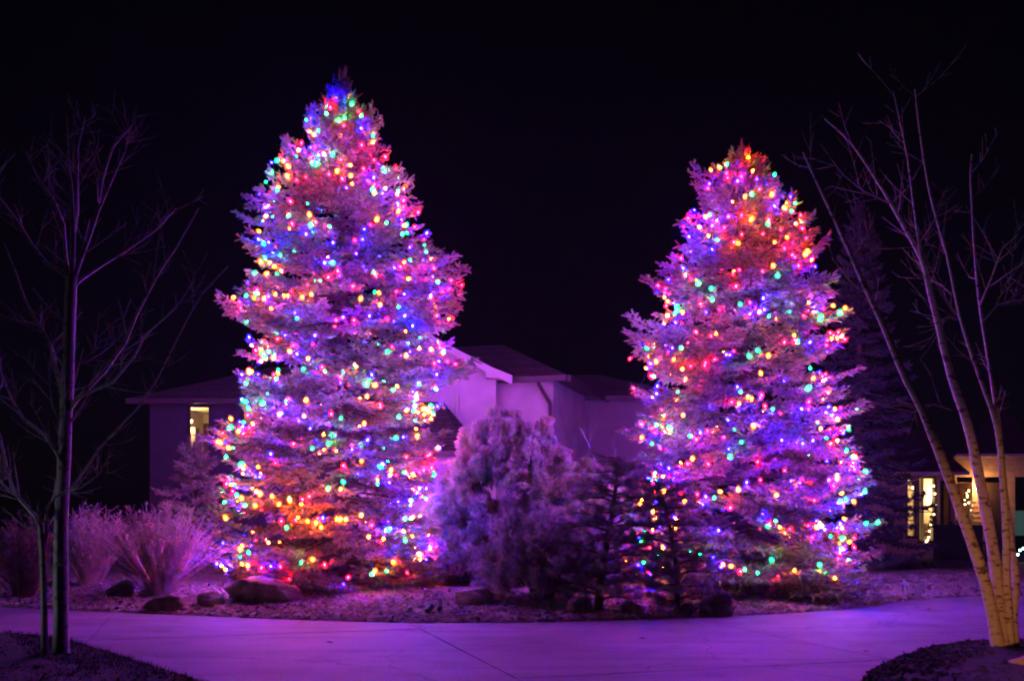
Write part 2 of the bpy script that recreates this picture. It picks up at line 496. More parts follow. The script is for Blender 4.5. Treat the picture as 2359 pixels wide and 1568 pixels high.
def spruce_branch(L, seed, bare=0.22, shoot=0.125, r=0.0185, gap=0.09, hang=0.25):
    """returns mesh builder and shoot tips; grows along +X, flat spray"""
    rng = np.random.default_rng(seed); m_ = MB()
    def axis(s):
        return np.array((L * s, 0.05 * L * math.sin(s * 3 + seed), L * (-0.06 * s - 0.16 * s ** 2 + 0.24 * s ** 4)))
    m_.tube([axis(s) for s in np.linspace(0, 1, 6)], np.linspace(.012 + .009 * L, .006, 6), 4, 1)
    pos = []; dr = []
    s = bare; side = 1
    while s < 0.985:
        p0 = axis(s); tan = axis(min(1, s + .02)) - axis(s - .02); tan /= np.linalg.norm(tan)
        side = -side
        ang = side * R(rng.uniform(42, 66))
        dv = np.array((math.cos(ang), math.sin(ang), 0)) + np.array((0, 0, tan[2])) * .7
        ll = (0.40 * L * (1 - s) ** .75 * min(1, (s - bare) / .16 + .45) + .10) * rng.uniform(.75, 1.2)
        kk = max(2, int(ll / 0.060))
        lat = []
        for q in range(kk + 1):
            tt = q / kk
            pp = p0 + dv * ll * tt + np.array((0, 0, -.10 * ll * tt + .10 * ll * tt ** 3))
            lat.append(pp)
            if q == 0: continue
            for sd in (-1, 1):
                if rng.random() < .18: continue
                a2 = ang + sd * R(rng.uniform(28, 60))
                up = rng.normal(.12, .28) - (rng.random() < hang) * .7
                pos.append(pp); dr.append((math.cos(a2), math.sin(a2), up))
        pos.append(lat[-1]); dr.append(tuple(dv + np.array((0, 0, .22))))
        m_.tube([lat[0], lat[len(lat) // 2], lat[-1]], (.006, .005, .003), 3, 1, False)
        # shoots straight on the main axis
        pos.append(p0); dr.append((.7, rng.normal(0, .5), .6))
        if rng.random() < .5: pos.append(p0); dr.append((.6, rng.normal(0, .6), -.6))
        s += gap / L * rng.uniform(.7, 1.3)
    for q in range(4): pos.append(axis(.97)); dr.append((1, rng.normal(0, .5), rng.normal(.3, .3)))
    pos = np.array(pos); dr = np.array(dr); dr /= np.linalg.norm(dr, axis=1)[:, None]
    ln = shoot * rng.uniform(.65, 1.3, len(pos)); rd = r * rng.uniform(.75, 1.2, len(pos))
    fr = frames(pos, dr, ln, rd, rng); pick = rng.integers(0, len(SHOOT), len(pos))
    for k in range(len(SHOOT)): m_.templ(*SHOOT[k], fr[pick == k], 0)
    return m_, pos + dr * ln[:, None]

CLASS = {}
for L_, cnt in ((2.25, 5), (1.65, 4), (1.1, 4), (0.6, 4), (0.32, 3)):
    CLASS[L_] = []
    for k in range(cnt):
        m_, tips = spruce_branch(L_, int(L_ * 100) + k * 7, bare=.30 if L_ > 1.5 else .2 if L_ > .8 else .1, gap=.105 if L_ > 1 else .075,
                                 hang=.3 if L_ > 1 else .1)
        CLASS[L_].append((m_, tips))
_cache = {}
def branch_mesh(L_, k, key):
    if (L_, k, key) not in _cache:
        _cache[(L_, k, key)] = CLASS[L_][k][0].mesh('branch', [M[key], M['bark']])
    return _cache[(L_, k, key)]

def make_spruce(name, label, group, X, Y, zb, sil, cxp, n, seed, key='needle', zpow=1.0, irr=0.1, lean=0.0, extra=(), skirt=0):
    """sil: list of (py, left px, right px) outline of the crown at depth Y round cxp"""
    rr = random.Random(seed)
    root = empty(name, (X, Y, zb))
    sc = Y / F
    zs = np.array([CAMZ + (HOR - s[0]) * sc - zb for s in sil])[::-1]
    lf = np.array([(cxp - s[1]) * sc for s in sil])[::-1]
    rt = np.array([(s[2] - cxp) * sc for s in sil])[::-1]
    H = zs[-1]
    def rad(z, az):
        l, r_ = float(np.interp(z, zs, lf)), float(np.interp(z, zs, rt))
        c = math.cos(az)
        return max(.1, ((l + r_) / 2 + (r_ - l) / 2 * c) * (1 - .16 * sm((z / H - .5) / .3)))
    m_ = MB()
    k = 14
    m_.tube([(lean * (i / k) ** 2 + .03 * math.sin(i * 1.7), .03 * math.cos(i * 2.1), -0.25 + (H + .20) * i / k) for i in range(k + 1)],
            [max(.012, .17 * (H / 10) * (1 - i / k) ** .85 + .004) for i in range(k + 1)], 9)
    m_.build('trunk', M['bark'], root, smooth=True)
    tips = []
    az = seed * 1.3
    jobs = [(.12 + (H - .12) * ((i + .5) / n) ** zpow, None, None) for i in range(n)]
    jobs += [(rr.uniform(.06, .75), None, None) for i in range(skirt)]
    jobs += [(CAMZ + (HOR - py) * sc - zb, (0 if px > cxp else math.pi) + rr.uniform(-.5, .3) * (1 if px > cxp else -1), abs(px - cxp) * sc) for px, py in extra]
    for zt, az_, r_ in jobs:
        az += 2.39996 + rr.gauss(0, .18)
        if az_ is not None: az = az_
        Rr = r_ if r_ else rad(zt, az) * (1 + max(-1.5, min(1.2, rr.gauss(0, 1))) * irr * (.55 if zt > .7 * H else 1))
        rel = zt / H
        pitch = R(-9 + 16 * rel + 46 * max(0, rel - .72) / .28 + rr.gauss(0, 5))
        if zt < .5: pitch = R(-3)
        Lb = Rr / math.cos(pitch)
        cl = min(CLASS, key=lambda q: abs(math.log(q / max(Lb, .15))))
        kk = rr.randrange(len(CLASS[cl])); s = Lb / cl
        z0 = zt - Lb * math.sin(pitch) + .03 * Lb
        z0 = min(max(.22, z0), H - .05)
        mt = Matrix.Translation((lean * (z0 / H) ** 2, 0, z0)) @ Matrix.Rotation(az, 4, 'Z') @ Matrix.Rotation(-pitch, 4, 'Y') @ Matrix.Rotation(rr.gauss(0, .14), 4, 'X') @ Matrix.Diagonal((s, s * rr.choice((-1, 1)), s, 1))
        o = link('branch', branch_mesh(cl, kk, key), root)
        o.matrix_local = mt
        A = np.array(mt); tp = CLASS[cl][kk][1] @ A[:3, :3].T + A[:3, 3]
        tips.append(tp)
    # upright leader candles
    rng = np.random.default_rng(seed); m_ = MB()
    cnt = 16
    pos = np.stack([rng.normal(lean, .10, cnt), rng.normal(0, .10, cnt), H - rng.uniform(.02, .45, cnt)], 1)
    pos[0] = (lean, 0, H - .12)
    dr = np.stack([rng.normal(0, .22, cnt), rng.normal(0, .22, cnt), np.ones(cnt)], 1); dr[0] = (0, 0, 1)
    fr = frames(pos, dr, rng.uniform(.14, .30, cnt), .02, rng)
    m_.templ(*SHOOT[0], fr)
    m_.build('leader_shoots', M[key], root)
    tips = np.concatenate(tips)
    tag(root, label, 'tree', group)
    return root, tips, rad, H

SIL1 = [(182, 788, 797), (210, 772, 808), (250, 738, 838), (300, 685, 868), (335, 645, 880), (400, 612, 935), (450, 588, 975), (500, 562, 1000), (545, 556, 1022),
        (600, 588, 1046), (660, 590, 1052), (710, 525, 1020), (740, 545, 1060), (800, 560, 1005), (850, 545, 1062), (900, 555, 1018), (950, 525, 985),
        (1000, 505, 1012), (1060, 520, 1020), (1100, 510, 990), (1150, 505, 988), (1200, 526, 1008), (1280, 505, 1020), (1330, 520, 1020), (1390, 560, 1000)]
SIL2 = [(345, 1700, 1712), (370, 1668, 1740), (410, 1615, 1785), (455, 1585, 1808), (500, 1566, 1860), (560, 1545, 1898), (600, 1522, 1898), (650, 1492, 1895),
        (700, 1478, 1935), (750, 1478, 1940), (800, 1452, 1928), (850, 1465, 1920), (900, 1488, 1924), (950, 1480, 1945), (1000, 1475, 1958), (1050, 1470, 1978),
        (1100, 1460, 1995), (1150, 1455, 1985), (1220, 1468, 1995), (1300, 1455, 1962), (1350, 1440, 1985), (1395, 1480, 1960)]
Y1, Y2 = 19.5, 19.0
X1 = (790 - CX) * Y1 / F; X2 = (1712 - CX) * Y2 / F
t1 = make_spruce('spruce_tree', 'taller blue spruce wound with coloured lights, beside the two-storey house', 'lit spruces in the mulch bed', X1, Y1, bed_h(X1, Y1) - .03, SIL1, 790, 260, 11, irr=.16, skirt=24,
    extra=[(515, 712), (530, 735), (1072, 742), (1062, 725), (1098, 848), (1085, 862), (1070, 875), (500, 1005), (556, 512), (1048, 600), (1056, 658), (880, 285), (710, 252), (850, 262)])
t2 = make_spruce('spruce_tree', 'shorter blue spruce wound with coloured lights, behind the small dark pine', 'lit spruces in the mulch bed', X2, Y2, bed_h(X2, Y2) - .03, SIL2, 1712, 248, 23, irr=.16, skirt=24,
    extra=[(1950, 715), (1940, 735), (1905, 560), (1448, 795), (1462, 820), (2000, 1105), (2006, 1215), (1990, 1335), (1480, 655), (1868, 505), (1592, 385)])

# ------------------------------------------------------------------ light strings
def bulb_mesh(key):
    m_ = MB()
    def lathe(prof, tip, foot, n, mi):
        V = []; T = []
        for z, r in prof:
            for j in range(n): V.append((r * math.cos(j * 2 * math.pi / n), r * math.sin(j * 2 * math.pi / n), z))
        for i in range(len(prof) - 1):
            for j in range(n):
                a, b = i * n + j, i * n + (j + 1) % n
                T += [(a, b, b + n), (a, b + n, a + n)]
        k = len(V); V += [(0, 0, tip), (0, 0, foot)]; e = (len(prof) - 1) * n
        for j in range(n):
            T.append((e + j, e + (j + 1) % n, k)); T.append((j, k + 1, (j + 1) % n))
        m_.add(V, T, mi)
    lathe([(.022, .007), (.034, .0115), (.052, .0105)], .064, .017, 5, 0)
    lathe([(-.012, .018), (.010, .042), (.042, .050), (.078, .036), (.104, .015)], .112, -.018, 8, 1)  # oversize halo shell, imitates the bloom round the core
    return m_.mesh('bulb', [M['bulb_' + key], M['halo_' + key]], True)
BM = {k: bulb_mesh(k) for k in BULB_COL}
ORDER = ['red', 'blue', 'orange', 'green', 'red', 'blue', 'orange', 'red', 'green', 'blue', 'green', 'orange']

ORDN = ['lowest coloured', 'second coloured', 'third coloured', 'fourth coloured', 'fifth coloured', 'sixth coloured', 'seventh coloured', 'eighth coloured', 'ninth coloured',
        'tenth coloured', 'eleventh coloured', 'twelfth coloured', 'thirteenth coloured', 'fourteenth coloured', 'fifteenth coloured', 'sixteenth coloured', 'seventeenth coloured',
        'eighteenth coloured', 'nineteenth coloured', 'twentieth coloured', 'twenty-first coloured', 'twenty-second coloured', 'twenty-third coloured', 'twenty-fourth coloured']
def light_strings(tree, label, group, pitch, step, seed, bias=None, per=60, z0=.14):
    root, tips, rad, H = tree
    rr = random.Random(seed)
    # shoot tips that lie on the outside of the crown
    az = np.arctan2(tips[:, 1], tips[:, 0]); rd = np.hypot(tips[:, 0], tips[:, 1])
    rm = np.array([rad(z, a) for z, a in zip(tips[:, 2], az)])
    ok = (rd > .74 * rm) & (rd < 1.16 * rm) & (tips[:, 2] > .05)
    P = tips[ok]
    kd = kdtree.KDTree(len(P))
    for i, p in enumerate(P): kd.insert(p, i)
    kd.balance()
    path = []; a = 0.; z = z0
    while z < H - .12:
        r_ = rad(z, a)
        nv = mnoise.noise(Vector((math.cos(a) * 1.6, math.sin(a) * 1.6, z * 1.3 + seed))); n2 = mnoise.noise(Vector((a * 1.1, seed, z * .3)))
        rf = r_ * (.93 + .12 * n2 + rr.gauss(0, .06))
        path.append((rf * math.cos(a), rf * math.sin(a), max(.12, z + (.42 * nv + .16 * math.sin(a * 2.3 + z)) * min(1, (H - z)))))
        da = step / max(r_, .16); a += da; z += pitch * da / 6.283
    used = set(); bulbs = []
    for p in path:
        q = Vector(p) + Vector((rr.gauss(0, .06), rr.gauss(0, .06), rr.gauss(0, .11)))
        for co, idx, dist in kd.find_n(q, 8):
            if idx in used: continue
            if any((co - b).length < .085 for b in bulbs[-6:]): continue
            used.add(idx); bulbs.append(co.copy()); break
    ns = 0
    for s in range(0, len(bulbs), per):
        grp = bulbs[s:s + per]
        base = root.location + grp[0]
        st = empty('light_string', base)
        tag(st, '%s light string up from the ground on the %s lit spruce' % (ORDN[ns], label), 'string lights', group)
        m_ = MB(); prev = None
        for i, b in enumerate(grp):
            out = Vector((b.x, b.y, 0)); out = out.normalized() if out.length > .01 else Vector((1, 0, 0))
            lc = b - grp[0] - out * rr.choice((-.005, .03, .06, .09)) + Vector((0, 0, rr.uniform(0, .045)))
            axis_ = (out * rr.uniform(.1, 1.0) + Vector((rr.gauss(0, .4), rr.gauss(0, .4), rr.choice((1, 1, -.9))))).normalized()
            key = ORDER[(s + i + rr.choice((0, 0, 0, 1, 2))) % len(ORDER)]
            if bias[0] < b.z / H < bias[1] and rr.random() < .3: key = bias[2 + (rr.random() < .35)]
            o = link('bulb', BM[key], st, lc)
            o.rotation_mode = 'QUATERNION'; o.rotation_quaternion = axis_.to_track_quat('Z', 'Y')
            sc_ = rr.choice((.7, .85, 1, 1, 1.15)) * rr.uniform(.92, 1.08); o.scale = (sc_, sc_, sc_)
            soc = lc - axis_ * .022
            m_.tube([lc + axis_ * .001, soc], (.009, .008), 4)
            if prev is not None:
                mid = (prev + soc) / 2 + Vector((0, 0, -.02)) - out * .03
                m_.tube([prev, mid, soc], .003, 3)
            prev = soc
        m_.build('wire', M['wire'], st)
        ns += 1
    return len(bulbs), ns
print('BULBS', light_strings(t1, 'taller', 'light strings on the taller spruce', .47, .225, 5, (0, .34, 'orange', 'red')),
      light_strings(t2, 'shorter', 'light strings on the shorter spruce', .47, .225, 6, (.5, 1, 'red', 'orange')))

# ------------------------------------------------------------------ other conifers
SILD = [(470, 1975, 1990), (560, 1940, 2025), (700, 1915, 2050), (850, 1890, 2072), (1000, 1870, 2092), (1150, 1850, 2112), (1330, 1840, 2118)]
Yd = 26.0; Xd = (1980 - CX) * Yd / F
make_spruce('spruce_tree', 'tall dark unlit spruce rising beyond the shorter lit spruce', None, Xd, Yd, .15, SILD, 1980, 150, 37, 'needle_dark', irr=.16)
SILB = [(1012, 425, 435), (1035, 412, 470), (1065, 392, 505), (1120, 375, 520), (1200, 370, 530), (1300, 375, 530)]
Yb = 24.0; Xb = (450 - CX) * Yb / F
make_spruce('pine_tree', 'small loose pine growing below the lit upstairs window', None, Xb, Yb, .15, SILB, 450, 48, 41, 'needle', irr=.25)

# juniper plumes
def plume(L, seed, tmpl, shoot, r, num, spread):
    rng = np.random.default_rng(seed); m_ = MB()
    bend = rng.normal(0, .12, 2)
    def ax(s): return np.stack([bend[0] * L * s ** 2, bend[1] * L * s ** 2, L * s], -1)
    s = rng.uniform(.12, 1, num) ** .8
    a = rng.uniform(0, 6.28, num)
    el = rng.uniform(.5, 1.3, num)
    off = spread * (1 - s * .75)[:, None] * np.stack([np.cos(a), np.sin(a), np.zeros(num)], 1) * rng.uniform(.1, 1, (num, 1))
    pos = ax(s) + off
    dr = np.stack([np.cos(a) * np.cos(el), np.sin(a) * np.cos(el), np.sin(el)], 1)
    fr = frames(pos, dr, shoot * rng.uniform(.7, 1.3, num), r * rng.uniform(.7, 1.2, num), rng)
    pk = rng.integers(0, len(tmpl), num)
    for k in range(len(tmpl)): m_.templ(*tmpl[k], fr[pk == k], 0)
    m_.tube([ax(np.array(q)) for q in (0, .5, 1)], (.012, .008, .003), 4, 1)
    return m_

def bush(name, label, cat, cen, rad, n, seed, meshes, stem_mat, up=.8, low=-.35, stems=7, group=None, core=0.55, taper=0.0):
    rr = random.Random(seed)
    root = empty(name, (cen[0], cen[1], bed_h(cen[0], cen[1]) - .03))
    gz = root.location.z
    m_ = MB()
    for q in range(stems):
        a = rr.uniform(0, 6.28); e = rr.uniform(.25, .65)
        m_.tube([(0.1 * math.cos(a), .1 * math.sin(a), -.1), (rad[0] * e * .5 * math.cos(a), rad[1] * e * .5 * math.sin(a), (cen[2] - gz) * .6),
                 (rad[0] * e * math.cos(a), rad[1] * e * math.sin(a), cen[2] - gz + rad[2] * .4)], (.05, .035, .015), 5)
    m_.build('stem', stem_mat, root)
    for i in range(n):
        zc = 1 - (i + .5) / n * (1 - low)
        a = i * 2.39996 + rr.gauss(0, .3)
        rxy = math.sqrt(max(0, 1 - zc * zc)); sh = rr.uniform(core, .86) * (1 + .14 * mnoise.noise(Vector((math.cos(a) * 2, math.sin(a) * 2, zc * 2 + seed))))
        nrm = Vector((rxy * math.cos(a) * (1 - taper * max(0, zc)), rxy * math.sin(a) * (1 - taper * max(0, zc)), zc))
        p = Vector((nrm.x * rad[0] * sh, nrm.y * rad[1] * sh, cen[2] - gz + nrm.z * rad[2] * sh))
        if p.z < .05: p.z = .05
        dv = (nrm * rr.uniform(.45, .9) + Vector((rr.gauss(0, .12), rr.gauss(0, .12), up))).normalized()
        o = link('branch', rr.choice(meshes), root, p)
        o.rotation_mode = 'QUATERNION'; o.rotation_quaternion = dv.to_track_quat('Z', 'Y') @ Matrix.Rotation(rr.uniform(0, 6.28), 3, 'Z').to_quaternion()
        s = rr.uniform(.9, 1.3); o.scale = (s, s, s)
    tag(root, label, cat, group)
    return root
JP = [plume(.46, 100 + k, FINE, .085, .015, 260, .20).mesh('branch', [M['juniper'], M['bark']]) for k in range(5)]
MP = [plume(.40, 200 + k, TUFT, .09, .018, 60, .14).mesh('branch', [M['mugo'], M['bark']]) for k in range(4)]
HP = [plume(.45, 300 + k, FINE, .08, .018, 60, .15).mesh('branch', [M['hedge'], M['bark']]) for k in range(3)]
Yj = 20.8
bush('juniper_bush', 'large rounded juniper with upright plumes beside the taller spruce', 'bush', ((1172 - CX) * Yj / F, Yj, 1.50), (1.85, 1.5, 2.1), 300, 1, JP, M['bark'], up=.6, low=-.95, core=.70, taper=.40)
bush('juniper_bush', 'lower juniper filling the gap under the garage wall', 'bush', ((1060 - CX) * 20.2 / F, 20.2, .55), (.75, .7, .9), 70, 2, JP, M['bark'], up=.8, low=-.4)
bush('juniper_bush', 'dim juniper behind the small pine and the big rounded juniper', 'bush', ((1325 - CX) * 20.6 / F, 20.6, .95), (1.25, .9, 1.45), 170, 4, JP, M['bark'], up=.6, low=-.5, core=.65)
Ym = 17.3
bush('mugo_pine', 'dark fine-needled mugo pine mound between juniper and small pine', 'bush', ((1245 - CX) * Ym / F, Ym, .55), (1.0, .75, .95), 190, 3, MP, M['bark'], up=.5, low=-.45)

# small open pines with leaning dark trunks
def small_pine(pl, Yp, label, seed, n, Lr, Ll, r0, dens=1.0, key='pine', f0=.10):
    path = [at(px, py, Yp) for px, py in pl]
    b = path[0]
    root = empty('pine_tree', b)
    loc = [p - b for p in path]; loc[0].z -= .12
    m_ = MB(); m_.tube(loc, np.array((.085, .068, .052, .04, .026, .01)) * r0, 8)
    m_.build('trunk', M['bark'], root, smooth=True)
    rr = random.Random(seed)
    for i in range(n):
        f = f0 + (1 - f0) * i / n
        fi = f * 5; k = min(4, int(fi)); p = loc[k].lerp(loc[k + 1], fi - k)
        a = i * 2.39996 + rr.gauss(0, .3)
        Lb = (Lr if math.cos(a) > 0 else Ll) * (1 - .72 * max(0, f - .25) / .75) * rr.uniform(.5, 1.2)
        if f < .18: Lb *= .8
        Lb *= .55 + .45 * abs(math.cos(a))
        rng = np.random.default_rng(700 + i + seed * 50); mm = MB()
        dv = np.array((math.cos(a), math.sin(a), 0.))
        def ax(s): return dv * Lb * s + np.array((0, 0, Lb * (.22 * s - .10 * s * s + .05 * math.sin(s * 5 + i))))
        mm.tube([ax(s) for s in (0, .25, .5, .75, 1)], np.linspace(.022 * (1 - .6 * f) + .004, .004, 5), 5, 1)
        pos = []; dr = []
        s = .18
        while s < 1:
            sd = rng.choice((-1, 1)); aa = a + sd * R(rng.uniform(30, 60)); ll = Lb * .38 * (1.1 - s) * rng.uniform(.6, 1.2) + .06
            q0 = ax(s); q1 = q0 + np.array((math.cos(aa), math.sin(aa), rng.uniform(0, .45))) * ll
            mm.tube([q0, q1], (.005, .003), 3, 1, False)
            for t in np.arange(.2, 1.01, .06 / ll):
                if rng.random() < .2: continue
                pos.append(q0 + (q1 - q0) * t); dr.append((math.cos(aa) + rng.normal(0, .4), math.sin(aa) + rng.normal(0, .4), rng.uniform(-.1, .7)))
            s += .07 / Lb * rng.uniform(.7, 1.4) / dens
        pos.append(ax(.97)); dr.append(tuple(dv))
        fr = frames(pos, dr, .115 * rng.uniform(.7, 1.3, len(pos)), .034, rng)
        mm.templ(*TUFT[i % 3], fr, 0)
        mm.build('branch', [M[key], M['bark']], root, p)
    tag(root, label, 'tree')
small_pine([(1376, 1412), (1384, 1335), (1398, 1250), (1411, 1180), (1420, 1110), (1428, 1050)], 16.4,
           'small dark pine with bare leaning trunk standing before the shorter spruce', 9, 60, 1.35, 1.3, 1.0, 1.1)
small_pine([(1560, 1408), (1562, 1350), (1556, 1290), (1545, 1220), (1532, 1160), (1512, 1105)], 16.2,
           'bushy dark young pine touching the shorter lit spruce', 19, 52, 1.1, 1.05, .7, 1.1, f0=.04)

# ------------------------------------------------------------------ bare trees
def grow(m_, path, r0, r1, rr, lev, nside, twl, mi=0, sides=None):
    """a limb along a path with side twigs"""
    P = [Vector(p) for p in path]; k = len(P)
    rad = [r0 + (r1 - r0) * i / (k - 1) for i in range(k)]
    m_.tube(P, rad, sides or (8 if r0 > .03 else 5 if r0 > .012 else 4), mi)
    if lev <= 0: return
    for q in range(nside):
        f = rr.uniform(.12, .98) * (k - 1); i = min(k - 2, int(f)); p = P[i].lerp(P[i + 1], f - i)
        tan = (P[i + 1] - P[i]).normalized()
        side = Vector((rr.gauss(0, 1), rr.gauss(0, .8), rr.gauss(.35, .7))); side = (side - tan * side.dot(tan)).normalized()
        dv = (tan * rr.uniform(.55, 1.0) + side * rr.uniform(.4, .9)).normalized()
        ll = twl * rr.uniform(.4, 1.2) * (1 - .4 * f / (k - 1))
        rb = max(.0022, (r0 + (r1 - r0) * f / (k - 1)) * rr.uniform(.28, .5))
        b = Vector((rr.gauss(0, .1), rr.gauss(0, .1), rr.uniform(0, .25)))
        pts = [p, p + dv * ll * .35 + b * ll * .2, p + dv * ll * .7 + b * ll * .55, p + dv * ll + b * ll]
        grow(m_, pts, rb, max(.0014, rb * .3), rr, lev - 1, max(2, nside // 2), twl * .5, mi)

def traced(pl, Y, rr, off=(0, 0, 0), wob=.25):
    y = Y; out = []
    dy = rr.uniform(-wob, wob)
    for i, (px, py) in enumerate(pl):
        p = at(px, py, Y + dy * i * .6) - Vector(off)
        out.append(p)
    return out

def bare_tree(name, label, base_px, Y, stems, limbs, material, seed, twl=.8, nside=7, group=None, zfoot=.06):
    b = at(*base_px, Y); b.z = zfoot
    root = empty(name, b)
    rr = random.Random(seed)
    for pl, r0, r1 in stems:
        m_ = MB(); P = traced(pl, Y, rr, b, .0 if len(stems) == 1 else .1)
        P[0] = Vector((P[0].x, P[0].y, -.12))
        # smooth the path
        Q = []
        for i in range(len(P) - 1):
            p0, p1, p2, p3 = P[max(0, i - 1)], P[i], P[i + 1], P[min(len(P) - 1, i + 2)]
            for k in range(4):
                t = k / 4
                Q.append(.5 * ((2 * p1) + (p2 - p0) * t + (2 * p0 - 5 * p1 + 4 * p2 - p3) * t * t + (3 * p1 - p0 - 3 * p2 + p3) * t ** 3))
        Q.append(P[-1])
        n = len(Q)
        rad = [r0 + (r1 - r0) * (i / (n - 1)) ** .8 for i in range(n)]
        rad[0] *= 1.3; rad[1] *= 1.12
        rad = [q * (1 + rr.uniform(-.05, .05)) for q in rad]
        m_.tube(Q, rad, 12)
        m_.build('trunk', material, root, smooth=True)
        mt = MB()
        ns = len(Q)
        for q in range(nside):
            i = rr.randrange(ns // 2, ns - 1); dv = Vector((rr.gauss(0, .8), rr.gauss(0, .8), rr.uniform(.3, 1))).normalized(); ll = twl * rr.uniform(.4, 1.0)
            grow(mt, [Q[i], Q[i] + dv * ll * .5, Q[i] + dv * ll + Vector((0, 0, .2 * ll))], max(.003, rad[i] * .22), .002, rr, 1, 4, ll * .5)
        if nside: tag(mt.build('twigs', material, root), kind='stuff')
    for pl, r0, r1 in limbs:
        m_ = MB(); P = traced(pl, Y, rr, b, .22)
        grow(m_, P, r0, r1, rr, 2, nside, twl)
        m_.build('limb', material, root, smooth=True)
    tag(root, label, 'tree', group)
    return root

bare_tree('bare_tree', 'bare tree with thick dark trunk and spreading limbs in the near bed', (141, 1512), 10.9,
    [([(141, 1512), (140, 1358), (141, 1201), (146, 1089), (152, 954), (157, 850), (161, 722), (165, 636)], .083, .058)],
    [([(165, 640), (168, 565), (167, 498), (165, 440), (158, 373), (154, 268)], .038, .004),
     ([(170, 640), (181, 605), (201, 555), (224, 488), (234, 421), (258, 340), (306, 287)], .036, .004),
     ([(222, 495), (258, 412), (287, 349), (300, 290)], .016, .003),
     ([(172, 655), (190, 640), (239, 607), (287, 579), (363, 526), (406, 478)], .024, .003),
     ([(160, 640), (143, 626), (105, 603), (72, 560), (43, 512), (0, 455), (-40, 400)], .024, .004),
     ([(162, 638), (152, 600), (146, 517), (124, 459), (86, 407), (60, 350)], .026, .003),
     ([(168, 560), (179, 483), (179, 340), (196, 268)], .018, .003),
     ([(154, 950), (177, 918), (239, 856), (287, 789), (315, 722), (363, 631), (406, 569), (458, 478)], .030, .004),
     ([(154, 935), (191, 908), (258, 880), (310, 818), (334, 770), (406, 708), (450, 640)], .022, .003),
     ([(152, 950), (143, 908), (115, 789), (86, 741), (57, 689), (38, 631), (10, 560)], .026, .004),
     ([(148, 1080), (130, 1040), (103, 1000), (54, 965), (27, 920), (9, 870), (-20, 820)], .026, .005),
     ([(158, 830), (200, 832), (230, 815), (262, 790)], .010, .003),
     ([(150, 1000), (120, 930), (112, 860), (118, 790)], .012, .003)],
    M['maple'], 21, twl=.62, nside=8)
bare_tree('bare_tree', 'slender pale stem forking low beside the thick bare trunk', (103, 1517), 10.75,
    [([(103, 1517), (101, 1381), (98, 1268), (93, 1205)], .038, .031)],
    [([(93, 1210), (81, 1187), (49, 1152), (27, 1116), (13, 1066), (0, 1003), (-20, 940), (5, 880), (0, 820)], .026, .005),
     ([(97, 1262), (107, 1235), (106, 1170), (126, 1143), (162, 1125), (193, 1084), (229, 1030), (270, 985), (315, 940), (359, 877), (396, 803), (430, 736), (463, 679), (525, 612)], .020, .004),
     ([(150, 1130), (185, 1123), (220, 1098), (236, 1080)], .010, .003),
     ([(40, 1140), (20, 1130), (0, 1110), (-20, 1085)], .010, .003)],
    M['maple'], 22, twl=.55, nside=8)
bare_tree('birch_clump', 'leaning multi-stemmed birch lit warm near its foot', (2316, 1494), 11.5,
    [([(2306, 1498), (2274, 1358), (2224, 1205), (2170, 1057), (2125, 945), (2083, 864), (2035, 750), (1991, 655), (1935, 530), (1890, 435), (1850, 350)], .080, .008),
     ([(2318, 1490), (2301, 1367), (2283, 1237), (2256, 1097), (2229, 976), (2191, 864), (2163, 750), (2141, 664), (2122, 593), (2053, 468), (2024, 421), (1962, 330), (1900, 273)], .082, .006),
     ([(2330, 1492), (2322, 1400), (2318, 1310), (2319, 1250), (2312, 1133), (2298, 985), (2258, 866), (2215, 736), (2182, 583), (2144, 449), (2120, 306), (2108, 205)], .062, .006),
     ([(2340, 1489), (2334, 1420), (2340, 1330), (2328, 1240), (2314, 1120), (2302, 990), (2284, 864), (2258, 703), (2246, 583), (2237, 425), (2239, 354)], .060, .005)],
    [([(2122, 593), (2115, 545), (2091, 363), (2072, 273), (2058, 210)], .018, .003),
     ([(2258, 703), (2285, 640), (2310, 570), (2345, 540)], .014, .003),
     ([(2182, 585), (2150, 565), (2120, 560)], .010, .003),
     ([(2215, 736), (2180, 730), (2160, 742)], .012, .003),
     ([(2205, 690), (2170, 655), (2130, 640)], .010, .003),
     ([(2053, 468), (1990, 440), (1940, 400), (1890, 330)], .012, .003),
     ([(2195, 945), (2150, 930), (2105, 948), (2040, 935)], .009, .003),
     ([(2180, 1080), (2120, 1100), (2050, 1130)], .009, .003),
     ([(2264, 740), (2300, 700), (2359, 690)], .010, .003)],
    M['birch'], 31, twl=.7, nside=7)
# small bare shrub in front of the wing wall
bare_tree('bare_shrub', 'pale leafless shrub before the far wing wall', (1392, 1110), 22.5,
    [([(1392, 1290), (1390, 1180), (1386, 1110), (1375, 1060)], .03, .014)],
    [([(1384, 1108), (1372, 1060), (1350, 1010), (1338, 985)], .012, .003), ([(1386, 1108), (1360, 1082), (1330, 1085), (1290, 1090)], .013, .003),
     ([(1388, 1140), (1410, 1080), (1420, 1030)], .010, .003)],
    M['birch'], 33, twl=.5, nside=5, zfoot=.15)

